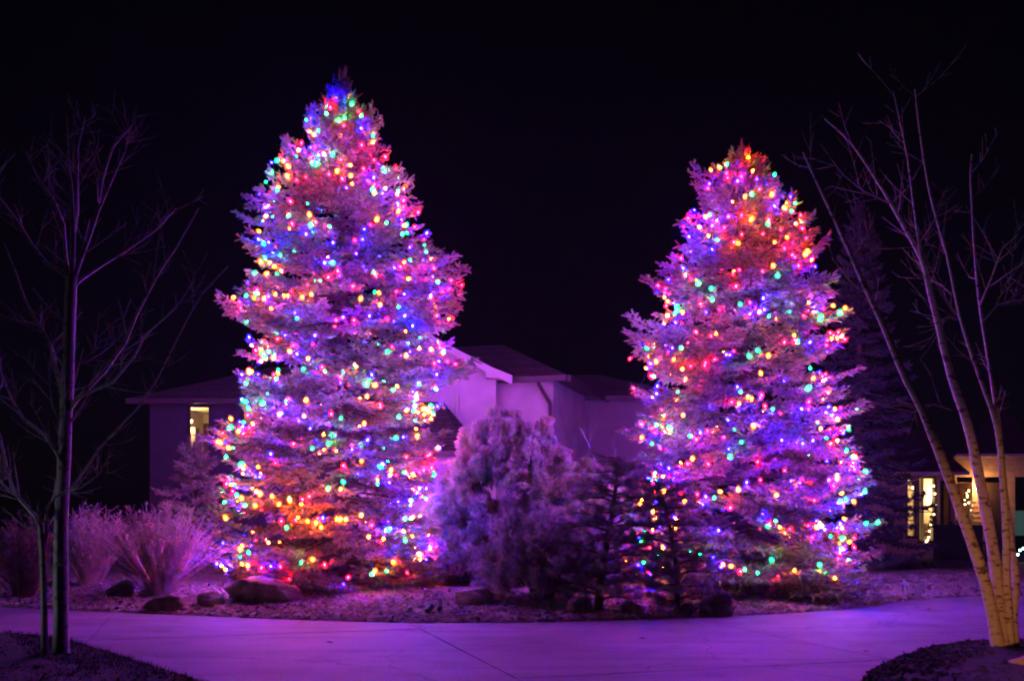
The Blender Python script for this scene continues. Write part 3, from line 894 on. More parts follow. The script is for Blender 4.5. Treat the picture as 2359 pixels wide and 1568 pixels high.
# ------------------------------------------------------------------ cane shrubs
def canes(name, label, px, py, Y, width, height, num, seed, material):
    b = at(px, py, Y); b.z = bed_h(b.x, b.y) - .02
    rr = random.Random(seed); m_ = MB(); rng = np.random.default_rng(seed)
    for i in range(num):
        a = rr.uniform(0, 6.28); lean = abs(rr.gauss(0, .5)) ** .8; lean = min(1.0, lean)
        hgt = height * rr.uniform(.62, 1.04) * (1 - .22 * lean)
        ex = Vector((math.cos(a) * lean * width / 2, math.sin(a) * lean * width / 2, 0))
        st = Vector((math.cos(a) * .2 * rr.random(), math.sin(a) * .2 * rr.random(), -.05))
        P = [st, st + ex * .25 + Vector((0, 0, hgt * .36)), st + ex * .65 + Vector((rr.gauss(0, .02), rr.gauss(0, .02), hgt * .72)), st + ex + Vector((rr.gauss(0, .05), rr.gauss(0, .05), hgt))]
        m_.tube(P, (.010, .008, .006, .003), 3, cap=False)
        for q in range(rr.randint(4, 8)):
            f = rr.uniform(.9, 2.95); k = int(f); p = P[k].lerp(P[k + 1], f - k)
            dv = Vector((rr.gauss(0, .5), rr.gauss(0, .5), rr.uniform(.3, 1))).normalized() * rr.uniform(.08, .26)
            m_.tube([p, p + dv], (.005, .0025), 3, cap=False)
            for e in range(3):
                c = p + dv * rr.uniform(.4, 1); o1 = Vector((rr.gauss(0, .022), rr.gauss(0, .022), rr.gauss(.01, .022))); o2 = Vector((rr.gauss(0, .016), rr.gauss(0, .016), rr.gauss(0, .016)))
                m_.add([c, c + o1, c + o2], [(0, 1, 2)])
    root = empty(name, b)
    m_.build('canes', material, root)
    return tag(root, label, 'shrub')
canes('cane_shrub', 'broad fan of dry reddish canes behind the flat boulder', 368, 1362, 18.6, 2.45, 1.80, 330, 1, M['cane'])
canes('cane_shrub', 'dimmer dry cane shrub between the bare trunks and the broad fan', 205, 1345, 20.3, 1.7, 1.75, 200, 2, M['cane'])
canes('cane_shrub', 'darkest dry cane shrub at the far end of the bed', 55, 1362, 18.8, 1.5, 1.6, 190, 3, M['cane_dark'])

# ------------------------------------------------------------------ boulders
def boulder(name, label, px0, px1, pyt, pyb, Y, seed, material, depth=.75, angular=.5, ledge=0.0, group='boulders along the mulch bed', foot=None, zf=None):
    x0 = (px0 - CX) * Y / F; x1 = (px1 - CX) * Y / F
    zt = CAMZ + (HOR - pyt) * Y / F
    W = (x1 - x0) / 2; cx_ = (x0 + x1) / 2; D = W * depth
    zg = bed_h(cx_, Y + D) if zf is None else zf
    H = max(.08, zt - zg)
    import bmesh
    bm = bmesh.new(); bmesh.ops.create_icosphere(bm, subdivisions=4, radius=1)
    rr = random.Random(seed); off = Vector((seed * 3.1, seed, 2))
    planes = []
    for _ in range(int(9 * angular) + 3):
        nv = Vector((rr.gauss(0, 1), rr.gauss(0, 1), rr.gauss(0, .7))).normalized(); planes.append((nv, rr.uniform(.55, .85)))
    for v_ in bm.verts:
        p = v_.co.copy()
        p *= 1 + .18 * mnoise.noise(p * 1.3 + off) + .08 * mnoise.noise(p * 3.5 + off)
        for nv, dd in planes:
            e = p.dot(nv) - dd
            if e > 0: p -= nv * e * .9
        if ledge:
            q = p.z * 3.6 + p.x * .9 + .5 * mnoise.noise(p * 2 + off); st = q - math.floor(q)
            p.xy = p.xy * (1 - ledge * .16 * sm(st * 4 if st < .25 else 1 - (st - .25) * .6))
        v_.co = p * (1 + .06 * mnoise.noise(p * 5 + off) + .035 * mnoise.noise(p * 11 + off))
    mx = [max(abs(v_.co[i]) for v_ in bm.verts) for i in range(3)]; zt_ = max(v_.co.z for v_ in bm.verts)
    for v_ in bm.verts:
        v_.co = Vector((v_.co.x / mx[0] * W, v_.co.y / mx[1] * D, v_.co.z / zt_ * H * .72 + H * .28))
    me = bpy.data.meshes.new(name); bm.to_mesh(me); bm.free()
    me.materials.append(material)
    for p in me.polygons: p.use_smooth = True
    o = link(name, me, None, (cx_, Y + D, zg - .02))
    return tag(o, label, 'rock', group)
boulder('boulder', 'largest layered sandstone boulder under the taller spruce', 500, 695, 1326, 1390, 17.0, 1, M['rock'], .6, .4, 1.0)
boulder('boulder', 'small pale wedge rock against the largest layered boulder', 444, 514, 1355, 1390, 16.9, 2, M['rock'], .8, 1.0)
boulder('boulder', 'low flat boulder before the fan of dry canes', 320, 437, 1366, 1402, 16.5, 3, M['rock_dark'], .6, .8)
boulder('boulder', 'dark angular boulder between the dry cane shrubs', 232, 300, 1332, 1370, 18.4, 4, M['rock_dark'], .8, 1.2)
boulder('boulder', 'rounded pale boulder between taller spruce and mugo mound', 1038, 1140, 1350, 1396, 16.6, 5, M['rock'], .7, .3)
boulder('boulder', 'dark low boulder beside the leaning pine trunk', 1308, 1374, 1370, 1408, 15.8, 6, M['rock_dark'], .7, .5)
boulder('boulder', 'squared dark boulder before the shorter spruce', 1614, 1703, 1356, 1403, 15.9, 7, M['rock_dark'], .8, 1.4)
boulder('boulder', 'small flat lit rock between pine trunk and young conifer', 1432, 1492, 1378, 1406, 16.0, 8, M['rock'], .8, .8)
boulder('boulder', 'small dark rock beside the squared boulder', 1556, 1602, 1382, 1406, 15.9, 9, M['rock_dark'], .8, .8)
boulder('boulder', 'tan boulder at the edge of the birch bed', 2350, 2480, 1506, 1600, 9.9, 10, M['rock_warm'], .8, .7, group=None, zf=.04)

# ------------------------------------------------------------------ landscape lights
def path_spot(px, py, face, label, material, h=.24, lamp=None, lcol=(1.0, .34, .12), el=.6, size=84):
    b = gp(px, py); b.z = max(0, bed_h(b.x, b.y)) if b.y > 13 else .10
    root = empty('garden_spotlight', b, face)
    m_ = MB(); m_.tube([(0, 0, -.08), (0, 0, h * .6)], .016, 6); m_.build('stake', M['black'] if material is M['black'] else M['greymetal'], root)
    m_ = MB()
    dv = Vector((1, 0, el)).normalized()
    c = Vector((0, 0, h * .72))
    m_.tube([c - dv * .07, c - dv * .06, c + dv * .06, c + dv * .085], (.028, .045, .052, .055), 10)
    hd = m_.build('housing', material, root, smooth=False)
    m_ = MB(); m_.tube([c + dv * .0865, c + dv * .088], .046, 10)
    m_.build('lens', emit('spot_lens', lcol, 9) if lamp else M['glass'], hd)
    if lamp:
        l = bpy.data.lights.new('spot', 'SPOT'); l.energy = lamp; l.color = lcol; l.spot_size = R(size); l.spot_blend = .9; l.shadow_soft_size = .04
        lo = bpy.data.objects.new('lamp', l); C.objects.link(lo); lo.parent = root
        lo.location = c + dv * .12; lo.rotation_euler = (-dv).to_track_quat('Z', 'Y').to_euler()
    return tag(root, label, 'garden light')
path_spot(2086, 1374, R(170), 'grey garden spotlight on a stake where the driveway bends', M['greymetal'], .30)
path_spot(988, 1424, R(60), 'small black garden spotlight at the mulch edge, nearer the boulders', M['black'], .13)
path_spot(1012, 1422, R(100), 'small black garden spotlight at the mulch edge, nearer the driveway joint', M['black'], .15)
path_spot(2430, 1700, R(67), 'warm garden spotlight aimed up at the birch stems', M['black'], .2, lamp=300, el=.18, size=46)
path_spot(-560, 1560, R(24), 'cool white garden spotlight aimed up at the two-stemmed bare tree', M['black'], .2, lamp=80, lcol=(.80, .84, 1.0), el=.45, size=62)

# ------------------------------------------------------------------ dead leaves on the driveway
rr = random.Random(12)
for px, py in ((2112, 1398), (2140, 1404), (2060, 1418), (1995, 1500), (760, 1480), (1480, 1470)):
    p = gp(px, py); m_ = MB(); s = rr.uniform(.05, .08)
    V = [(s * math.cos(a) * (1 if i % 2 else .6), s * .7 * math.sin(a) * (1 if i % 2 else .6), .02 * rr.random()) for i, a in enumerate(np.linspace(0, 6.283, 9)[:-1])] + [(0, 0, .002)]
    m_.add(V, [(i, (i + 1) % 8, 8) for i in range(8)])
    tag(m_.build('dead_leaf', M['leaf'], None, (p.x, p.y, .006), (0, 0, rr.uniform(0, 6))), 'curled dead leaf lying on the driveway', 'leaf', 'dead leaves on the driveway')

# ------------------------------------------------------------------ houses
def shingled(root, e0, e1, r0, r1, step=.2, mat_=None):
    """one roof plane from eave e0-e1 up to ridge r0-r1, as overlapping courses"""
    e0, e1, r0, r1 = map(Vector, (e0, e1, r0, r1))
    n = max(2, int(max((r0 - e0).length, (r1 - e1).length) / step))
    nv = (e1 - e0).cross((r0 + r1) / 2 - (e0 + e1) / 2).normalized()
    if nv.z < 0: nv = -nv
    roof = None
    m_ = MB(); m_.quad(e0, e1, r1, r0)
    roof = m_.build('roof', mat_ or M['shingle'], root)
    for i in range(n):
        a, b = i / n, min(1, (i + 1.15) / n)
        p = [e0.lerp(r0, a) + nv * .034, e1.lerp(r1, a) + nv * .034, e1.lerp(r1, b) + nv * .008, e0.lerp(r0, b) + nv * .008]
        lo = [e0.lerp(r0, a) + nv * .003, e1.lerp(r1, a) + nv * .003]
        m_ = MB(); m_.quad(*p); m_.quad(lo[0], lo[1], p[1], p[0])
        m_.build('shingle_course', mat_ or M['shingle'], roof)
    return roof

def wall_open(root, p0, p1, z0, z1, holes, material, name='wall'):
    """wall from p0 to p1 (plan) with rectangular holes (s0,s1,za,zb) in metres along it"""
    p0, p1 = Vector((*p0, 0)), Vector((*p1, 0)); L_ = (p1 - p0).length; dv = (p1 - p0) / L_
    xs_ = sorted({0, L_} | {h[0] for h in holes} | {h[1] for h in holes})
    m_ = MB()
    def q(a, b, za, zb):
        m_.quad(*[p0 + dv * s + Vector((0, 0, z)) for s, z in ((a, za), (b, za), (b, zb), (a, zb))])
    for a, b in zip(xs_[:-1], xs_[1:]):
        hs = sorted([h for h in holes if h[0] <= a + 1e-6 and h[1] >= b - 1e-6], key=lambda h: h[2])
        z = z0
        for h in hs:
            if h[2] > z: q(a, b, z, h[2])
            z = h[3]
        if z < z1: q(a, b, z, z1)
    return m_.build(name, material, root)

def window(root, x0, x1, z0, z1, y, fmat, mull=(), depth=.12):
    """frame, glass and a sill in an opening facing -Y"""
    wn = empty('window', ((x0 + x1) / 2 - root.location.x, y - root.location.y, z0 - root.location.z)); wn.parent = root
    W = (x1 - x0) / 2; H = z1 - z0; f = .05
    m_ = MB(); m_.box(-W, -W + f, -.03, depth, 0, H); m_.box(W - f, W, -.03, depth, 0, H); m_.box(-W + f, W - f, -.03, depth, 0, f); m_.box(-W + f, W - f, -.03, depth, H - f, H)
    for kind, t in mull:
        if kind == 'h': m_.box(-W + f, W - f, .0, .04, H * t - .02, H * t + .02)
        else: m_.box(-W + 2 * W * t - .02, -W + 2 * W * t + .02, .0, .04, f, H - f)
    m_.build('frame', fmat, wn)
    m_ = MB(); m_.quad((-W + f, .05, f), (W - f, .05, f), (W - f, .05, H - f), (-W + f, .05, H - f)); m_.build('pane', M['glass'], wn)
    m_ = MB(); m_.box(-W - .05, W + .05, -.08, -.031, -.06, 0); m_.build('sill', fmat, wn)
    return wn

def room(root, x0, x1, y0, y1, z0, z1, power, lampx, lampz, extras=()):
    """lit room behind windows, open to -Y; with a glowing ceiling lamp"""
    o = root.location
    m_ = MB()
    a = (x0 - o.x, y0 - o.y, z0 - o.z); b = (x1 - o.x, y1 - o.y, z1 - o.z)
    m_.quad((a[0], b[1], a[2]), (b[0], b[1], a[2]), (b[0], b[1], b[2]), (a[0], b[1], b[2]))
    m_.quad((a[0], a[1], a[2]), (a[0], b[1], a[2]), (a[0], b[1], b[2]), (a[0], a[1], b[2]))
    m_.quad((b[0], a[1], a[2]), (b[0], b[1], a[2]), (b[0], b[1], b[2]), (b[0], a[1], b[2]))
    m_.quad((a[0], a[1], b[2]), (b[0], a[1], b[2]), (b[0], b[1], b[2]), (a[0], b[1], b[2]))
    m_.quad((a[0], a[1], a[2]), (b[0], a[1], a[2]), (b[0], b[1], a[2]), (a[0], b[1], a[2]))
    rm = m_.build('room', M['interior'], root)
    for (ex0, ex1, ey0, ey1, ez0, ez1, em, nm) in extras:
        m_ = MB(); m_.box(ex0 - o.x, ex1 - o.x, ey0 - o.y, ey1 - o.y, ez0 - o.z, ez1 - o.z); m_.build(nm, M[em], rm)
    m_ = MB()
    pts = [(lampx - o.x, (y0 + y1) / 2 - o.y, lampz - o.z + dz) for dz in (-.12, -.07, .0, .05)]
    m_.tube(pts, (.04, .12, .15, .05), 8)
    m_.build('ceiling_lamp', M['lamp_warm'], rm)
    l = bpy.data.lights.new('room_light', 'POINT'); l.energy = power; l.color = (1.0, .70, .36); l.shadow_soft_size = .15
    lo = bpy.data.objects.new('lamp', l); C.objects.link(lo); lo.parent = rm
    lo.location = (lampx - o.x, (y0 + y1) / 2 - o.y - .3, lampz - o.z - .3)

def HX(px, Y): return (px - CX) * Y / F
def HZ(py, Y): return CAMZ + (HOR - py) * Y / F

# two-storey house behind the taller spruce
hc = at(1274, 872, 29.0)
house = empty('house', (hc.x, hc.y, 0))
tag(house, 'two-storey stucco house with shingled roofs behind the lit spruces', 'house')
def hl(p): return (p[0] - hc.x, p[1] - hc.y)
ang = R(17)
fd = Vector((-math.cos(ang), math.sin(ang), 0)); sd_ = Vector((math.sin(ang), math.cos(ang), 0)) ; ez = Vector((0, 0, 1))
EZ = hc.z     # eave height
def W_(a, b, z): return fd * a + sd_ * b + Vector((0, 0, z))
FL = 1.72     # wall from the corner to the gable bay
wall_open(house, W_(0, 0, 0).xy, W_(FL, 0, 0).xy, 0, EZ, [], M['stucco'])
wall_open(house, W_(0, 0, 0).xy, W_(0, 6.5, 0).xy, 0, EZ, [], M['stucco'])
# corner board
m_ = MB()
# hip roof over the main block: eave overhang .55
ov = .55
e_fl, e_fr = W_(6.5, -ov, EZ), W_(-ov, -ov, EZ)
e_br = W_(-ov, 7.0, EZ)
rg0, rg1 = W_(2.6, 3.2, EZ + 1.65), W_(6.5, 3.2, EZ + 1.65)
shingled(house, e_fl, e_fr, rg1, rg0, .22)
shingled(house, e_fr, e_br, rg0, W_(2.6, 3.8, EZ + 1.65), .22)
m_ = MB(); m_.quad(W_(6.5, -ov, EZ - .02), W_(-ov, -ov, EZ - .02), W_(-ov, 0.0, EZ - .02), W_(6.5, 0.0, EZ - .02)); m_.quad(W_(-ov, 0, EZ - .02), W_(-ov, 7, EZ - .02), W_(0, 7, EZ - .02), W_(0, 0, EZ - .02))
m_.build('soffit', M['gutter'], house)
def slab_along(p, q, up, out, t, h0, h1, name, mat_):
    p, q = Vector(p), Vector(q); out = Vector(out).normalized() * t
    m_ = MB(); c = []
    for base in (p, q):
        c.append([base + ez * h0, base + out + ez * h0, base + out + ez * h1, base + ez * h1])
    for i in range(4): m_.quad(c[0][i], c[0][(i + 1) % 4], c[1][(i + 1) % 4], c[1][i])
    m_.quad(*c[0]); m_.quad(*c[1])
    return m_.build(name, mat_, house)
slab_along(W_(FL - .25, -ov - .002, EZ), W_(-ov, -ov - .002, EZ), ez, -sd_, .11, -.15, .02, 'gutter', M['gutter'])
slab_along(W_(-ov - .002, -ov, EZ), W_(-ov - .002, 7, EZ), ez, -fd, .11, -.15, .02, 'gutter', M['gutter'])
m_ = MB(); m_.tube([W_(.30, -ov - .02, EZ - .1), W_(.28, -ov + .05, EZ - .22), W_(.06, -.10, EZ - .72), W_(.05, -.09, EZ - 1.1), W_(.05, -.09, .2)], .062, 6)
m_.build('downspout', M['gutter'], house)
# gable bay to the left of it (front wall faces the camera)
Yg = 28.6
gx0, gx1 = HX(845, Yg), HX(1143, Yg)
rk_r = at(1180, 868, Yg - .35); pk = at(1000, 776, Yg - .35); rk_l = Vector((2 * pk.x - rk_r.x, pk.y, rk_r.z))
wz = HZ(873, Yg)
bx0 = rk_l.x + .55
m_ = MB()
loc = lambda x, y, z: Vector((x - hc.x, y - hc.y, z))
m_.quad(loc(bx0, Yg, 0), loc(gx1, Yg, 0), loc(gx1, Yg, wz), loc(bx0, Yg, wz))
m_.add([loc(bx0, Yg, wz), loc(gx1, Yg, wz), loc(gx1, Yg, wz + .12), loc(pk.x, Yg, pk.z - .16), loc(bx0, Yg, wz + .12)], [(0, 1, 2), (0, 2, 3), (0, 3, 4)])
m_.quad(loc(gx1, Yg, 0), loc(gx1, Yg + 2.5, 0), loc(gx1, Yg + 2.5, wz), loc(gx1, Yg, wz))
m_.build('wall', M['stucco'], house)
lp = lambda p, dy=0., dz=0.: Vector((p.x - hc.x, p.y - hc.y + dy, p.z + dz))
shingled(house, lp(rk_r), lp(rk_r, 7.5), lp(pk), lp(pk, 7.5), .22)
shingled(house, lp(rk_l, 7.5), lp(rk_l), lp(pk, 7.5), lp(pk), .22)
for a, b in ((rk_r, pk), (pk, rk_l)):
    m_ = MB(); A, B = lp(a, -.06, -.015), lp(b, -.06, -.015)
    dn = Vector((0, 0, -.2)); th = Vector((0, .05, 0))
    m_.quad(A + dn, A, B, B + dn); m_.quad(A + dn + th, B + dn + th, B + th, A + th); m_.quad(A, A + th, B + th, B); m_.quad(A + dn, B + dn, B + dn + th, A + dn + th)
    m_.build('rake_board', M['trim'], house)
# boxed eave return at the right foot of the gable
m_ = MB(); c = lp(rk_r)
rx0 = HX(1120, Yg) - hc.x
m_.add([Vector((rx0, c.y - .055, wz)), Vector((c.x, c.y - .055, wz - .02)), Vector((c.x, c.y - .055, wz + .06)), Vector((rx0, c.y - .055, wz + .36))], [(0, 1, 2), (0, 2, 3)])
m_.quad(Vector((rx0, c.y - .055, wz)), Vector((rx0, c.y + .4, wz)), Vector((c.x, c.y + .4, wz - .02)), Vector((c.x, c.y - .055, wz - .02)))
m_.build('eave_return', M['trim'], house)
# pale vent pipe seen on the gable wall
m_ = MB(); p = at(1054, 930, Yg - .1); m_.tube([lp(p, 0, -.3), lp(p, 0, .3)], .035, 6); m_.build('downspout', M['trim'], house)
# single-storey garage in front with its own hip roof
Yq = 25.6
ge = HZ(1040, Yq); gl, gr_ = HX(820, Yq), HX(1075, Yq)
m_ = MB(); m_.quad(loc(gl, Yq + .5, 0), loc(gr_ - .45, Yq + .5, 0), loc(gr_ - .45, Yq + .5, ge), loc(gl, Yq + .5, ge))
m_.quad(loc(gr_ - .45, Yq + .5, 0), loc(gr_ - .45, Yg, 0), loc(gr_ - .45, Yg, ge), loc(gr_ - .45, Yq + .5, ge)); m_.build('garage_wall', M['stucco'], house)
tz = HZ(925, Yg - .02)
shingled(house, loc(gl, Yq, ge), loc(gr_, Yq, ge), loc(gl, Yg - .02, tz), loc(HX(1018, Yg), Yg - .02, tz), .22)
shingled(house, loc(gr_, Yq, ge), loc(gr_ + .35, Yg - .02, ge + .25), loc(HX(1018, Yg), Yg - .03, tz), loc(HX(1018, Yg) + .01, Yg - .02, tz), .22)
m_ = MB(); m_.box(gl - hc.x, gr_ - hc.x, Yq - .11 - hc.y, Yq - .002 - hc.y, ge - .13, ge + .02); m_.build('gutter', M['gutter'], house)
# recessed wing to the right
Yw = 33.5
wz2 = HZ(916, Yw); wl, wr = HX(1300, Yw), HX(1560, Yw)
m_ = MB(); m_.quad(loc(wl, Yw, 0), loc(wr, Yw, 0), loc(wr, Yw, wz2), loc(wl, Yw, wz2)); m_.quad(loc(wr, Yw, 0), loc(wr, Yw + 6, 0), loc(wr, Yw + 6, wz2), loc(wr, Yw, wz2)); m_.build('wall', M['dim_wing_stucco'], house)
shingled(house, loc(wl, Yw - .5, wz2), loc(wr + .5, Yw - .5, wz2), loc(wl, Yw + 3, wz2 + 1.2), loc(wr - 2.4, Yw + 3, wz2 + 1.2), .22)
m_ = MB(); m_.box(wl - hc.x, wr + .5 - hc.x, Yw - .6 - hc.y, Yw - .502 - hc.y, wz2 - .14, wz2 + .02); m_.build('gutter', M['gutter'], house)
# wing to the left with the lit window
Yl = 30.0
zl = HZ(923, Yl); xl0, xl1 = HX(345, Yl), HX(860, Yl)
def hole(px0, px1, pyt, pyb): return (HX(px0, Yl) - xl0, HX(px1, Yl) - xl0, HZ(pyb, Yl), HZ(pyt, Yl))
h1, h2 = hole(433, 485, 933, 1100), hole(556, 606, 933, 1100)
wall_open(house, (xl0 - hc.x, Yl - hc.y), (xl1 - hc.x, Yl - hc.y), 0, zl, [h1, h2], M['dim_left_wall'])
m_ = MB(); m_.quad(loc(xl0, Yl, 0), loc(xl0, Yl + 7, 0), loc(xl0, Yl + 7, zl), loc(xl0, Yl, zl)); m_.build('wall', M['dim_left_wall'], house)
shingled(house, loc(xl0 - .5, Yl - .5, zl), loc(xl1, Yl - .5, zl), loc(xl0 + 3, Yl + 3.2, zl + 1.5), loc(xl1, Yl + 3.2, zl + 1.5), .22)
m_ = MB(); m_.box(xl0 - .5 - hc.x, xl1 - hc.x, Yl - .6 - hc.y, Yl - .502 - hc.y, zl - .13, zl + .02); m_.build('gutter', M['gutter'], house)
for h in (h1, h2):
    window(house, xl0 + h[0], xl0 + h[1], h[2], h[3], Yl, M['darkwood'], mull=(('h', .60),))
zt1 = HZ(928, Yl)
room(house, xl0 + .6, xl0 + 4.3, Yl + .13, Yl + 3.2, HZ(1110, Yl), zt1, 190, HX(432, Yl + 1.6), zt1 - .35,
     extras=[(HX(470, Yl + .9), HX(480, Yl + .9), Yl + .8, Yl + 1.2, HZ(1110, Yl), HZ(968, Yl), 'brownwood', 'cabinet'),
             (HX(415, Yl + 1.6), HX(452, Yl + 1.6), Yl + 1.5, Yl + 1.9, HZ(1110, Yl), HZ(973, Yl), 'brownwood', 'cabinet')])

# neighbouring house on the right
Yr = 38.0
nx0 = HX(2070, Yr)
nh = empty('house', (nx0, Yr, 0))
tag(nh, 'neighbouring house with warm lit windows beyond the birch clump', 'house')
nl = lambda x, y, z: Vector((x - nx0, y - Yr, z))
xa, xb = HX(2040, Yr), HX(2200, Yr)
zE = HZ(1088, Yr)
def hr(px0, px1, pyt, pyb): return (HX(px0, Yr) - xa, HX(px1, Yr) - xa, HZ(pyb, Yr), HZ(pyt, Yr))
holes = [hr(2088, 2110, 1100, 1235), hr(2115, 2156, 1098, 1246), hr(2166, 2188, 1105, 1230)]
wall_open(nh, (xa - nx0, 0), (xb - nx0, 0), 0, zE, holes, M['siding'])
window(nh, xa + holes[0][0], xa + holes[0][1], holes[0][2], holes[0][3], Yr, M['darkwood'], mull=(('h', .28), ('h', .52), ('h', .8)))
window(nh, xa + holes[1][0], xa + holes[1][1], holes[1][2], holes[1][3], Yr, M['darkwood'], mull=(('h', .46),))
window(nh, xa + holes[2][0], xa + holes[2][1], holes[2][2], holes[2][3], Yr, M['darkwood'])
cx0 = HX(2128, Yr + 1.2)
room(nh, xa + .25, xa + 2.2, Yr + .13, Yr + 3, .1, zE - .1, 120, HX(2110, Yr + 1.5), zE - .5,
     extras=[(HX(2118, Yr + .5), HX(2126, Yr + .5), Yr + .4, Yr + .5, .15, zE - .15, 'curtain', 'curtain'),
             (HX(2146, Yr + .5), HX(2152, Yr + .5), Yr + .4, Yr + .5, .15, zE - .15, 'curtain', 'curtain'),
             (HX(2115, Yr + 1.4), HX(2140, Yr + 1.4), Yr + 1.2, Yr + 1.7, .1, HZ(1205, Yr), 'brownwood', 'table')])
# porch block to the right, set back, with boards lit by a porch lamp
Yp_ = 39.5
pz = HZ(1047, Yp_)
px0_, px1_ = HX(2198, Yp_), HX(2420, Yp_)
board_h = .2
z = 0.0; 
while z < pz - .01:
    z1 = min(pz, z + board_h)
    for a, b in ((px0_, HX(2204, Yp_)), (HX(2240, Yp_), HX(2268, Yp_)), (HX(2320, Yp_), HX(2338, Yp_)), (HX(2372, Yp_), px1_)):
        full = z > HZ(1108, Yp_)
        A, B = (px0_, px1_) if full else (a, b)
        m_ = MB()
        m_.quad(nl(A, Yp_ - .03, z), nl(B, Yp_ - .03, z), nl(B, Yp_, z1), nl(A, Yp_, z1))
        m_.quad(nl(A, Yp_ , z), nl(B, Yp_, z), nl(B, Yp_ - .03, z), nl(A, Yp_ - .03, z))
        m_.build('siding_board', M['siding'], nh)
        if full: break
    z = z1
zd = HZ(1110, Yp_)
m_ = MB(); m_.box(HX(2268, Yp_) - nx0, HX(2320, Yp_) - nx0, Yp_ + .05 - Yr, Yp_ + .12 - Yr, 0, zd); dr_ = m_.build('door', M['darkwood'], nh)
m_ = MB(); m_.tube([nl(HX(2314, Yp_), Yp_ - .02, 1.0), nl(HX(2314, Yp_), Yp_ - .02, 1.2)], .02, 6); m_.build('handle', M['greymetal'], dr_)
# alcove with the little lit tree
m_ = MB()
al, ar = HX(2204, Yp_), HX(2240, Yp_)
m_.quad(nl(al, Yp_ + 1.2, 0), nl(ar, Yp_ + 1.2, 0), nl(ar, Yp_ + 1.2, zd), nl(al, Yp_ + 1.2, zd)); m_.quad(nl(al, Yp_, 0), nl(al, Yp_ + 1.2, 0), nl(al, Yp_ + 1.2, zd), nl(al, Yp_, zd))
m_.quad(nl(ar, Yp_, 0), nl(ar, Yp_ + 1.2, 0), nl(ar, Yp_ + 1.2, zd), nl(ar, Yp_, zd)); m_.quad(nl(al, Yp_, zd), nl(ar, Yp_, zd), nl(ar, Yp_ + 1.2, zd), nl(al, Yp_ + 1.2, zd))
m_.build('alcove', M['siding'], nh)
# porch roof and main roof
shingled(nh, nl(HX(2190, Yp_), Yp_ - .5, pz), nl(px1_, Yp_ - .5, pz), nl(HX(2300, Yp_ + 4), Yp_ + 4, HZ(938, Yp_ + 4)), nl(px1_, Yp_ + 4, HZ(938, Yp_ + 4)), .25)
m_ = MB(); m_.box(HX(2190, Yp_) - nx0, px1_ - nx0, Yp_ - .6 - Yr, Yp_ - .502 - Yr, pz - .1, pz + .02); m_.build('gutter', M['trim'], nh)
shingled(nh, nl(xa - .4, Yr - .5, zE), nl(xb + .3, Yr - .5, zE), nl(xa + 1, Yr + 4, zE + 2.0), nl(xb + .3, Yr + 4, zE + 2.0), .25)
m_ = MB(); m_.box(xa - .4 - nx0, xb + .3 - nx0, -.6, -.502, zE - .1, zE + .02); m_.build('gutter', M['trim'], nh)
# teal-lit window at the far right
wx0, wx1 = HX(2338, Yp_), HX(2372, Yp_)
m_ = MB(); m_.quad(nl(wx0, Yp_ + .1, HZ(1232, Yp_)), nl(wx1, Yp_ + .1, HZ(1232, Yp_)), nl(wx1, Yp_ + .1, HZ(1175, Yp_)), nl(wx0, Yp_ + .1, HZ(1175, Yp_)))
m_.build('pane', emit('teal_window', (.25, .55, .5), .10), nh)
# porch lamp on the wall
pl_ = Vector((HX(2250, Yp_), Yp_ - .16, HZ(1120, Yp_)))
lan = empty('porch_lantern', pl_)
m_ = MB(); m_.box(-.05, .05, .05, .13, -.12, .16); m_.tube([(0, 0, -.10), (0, 0, .10)], .05, 6); m_.build('lantern_body', M['lamp_warm'], lan)
m_ = MB(); m_.tube([(0, 0, .10), (0, 0, .17)], (.08, .02), 6); m_.build('cap', M['black'], lan)
l = bpy.data.lights.new('porch', 'POINT'); l.energy = 150; l.color = (1, .44, .13); l.shadow_soft_size = .06
lo = bpy.data.objects.new('lamp', l); C.objects.link(lo); lo.parent = lan; lo.location = (0, -.25, -.02)
tag(lan, 'small lit wall lantern beside the neighbour door', 'lantern')

# tabletop-style lit tree in the alcove
tc = Vector((HX(2228, Yp_ + .4), Yp_ + .3, HZ(1250, Yp_)))
lt = empty('christmas_tree', (tc.x, tc.y, 0))
rng = np.random.default_rng(77); m_ = MB(); zz0, zz1 = .5, HZ(1124, Yp_)
k = 420; f = rng.uniform(0, 1, k); a = rng.uniform(0, 6.28, k); rad_ = (1 - f) * .42 * rng.uniform(.5, 1, k) + .02
pos = np.stack([rad_ * np.cos(a), rad_ * np.sin(a), zz0 + (zz1 - zz0) * f], 1)
m_.templ(*FINE[0], frames(pos, np.stack([np.cos(a), np.sin(a), np.full(k, .2)], 1), .12, .02, rng)); m_.build('foliage', M['needle_dark'], lt)
m_ = MB(); m_.tube([(0, 0, 0), (0, 0, zz1)], (.04, .01), 6); m_.build('trunk', M['bark'], lt)
dm = MB(); dm.tube([(0, 0, -.028), (0, 0, -.015), (0, 0, .015), (0, 0, .028)], (.012, .028, .028, .012), 6); dotm = dm.mesh('mini_bulb', M['warm_dot'])
cdm = dotm.copy(); cdm.materials.clear(); cdm.materials.append(M['cool_dot'])
for i in range(38):
    f = (i + .5) / 38; a = i * 2.4; r_ = (1 - f) * .44 + .03
    link('mini_bulb', dotm, lt, (r_ * math.cos(a), r_ * math.sin(a), zz0 + (zz1 - zz0) * f))
tag(lt, 'small tree covered in warm white lights on the neighbour porch', 'tree')
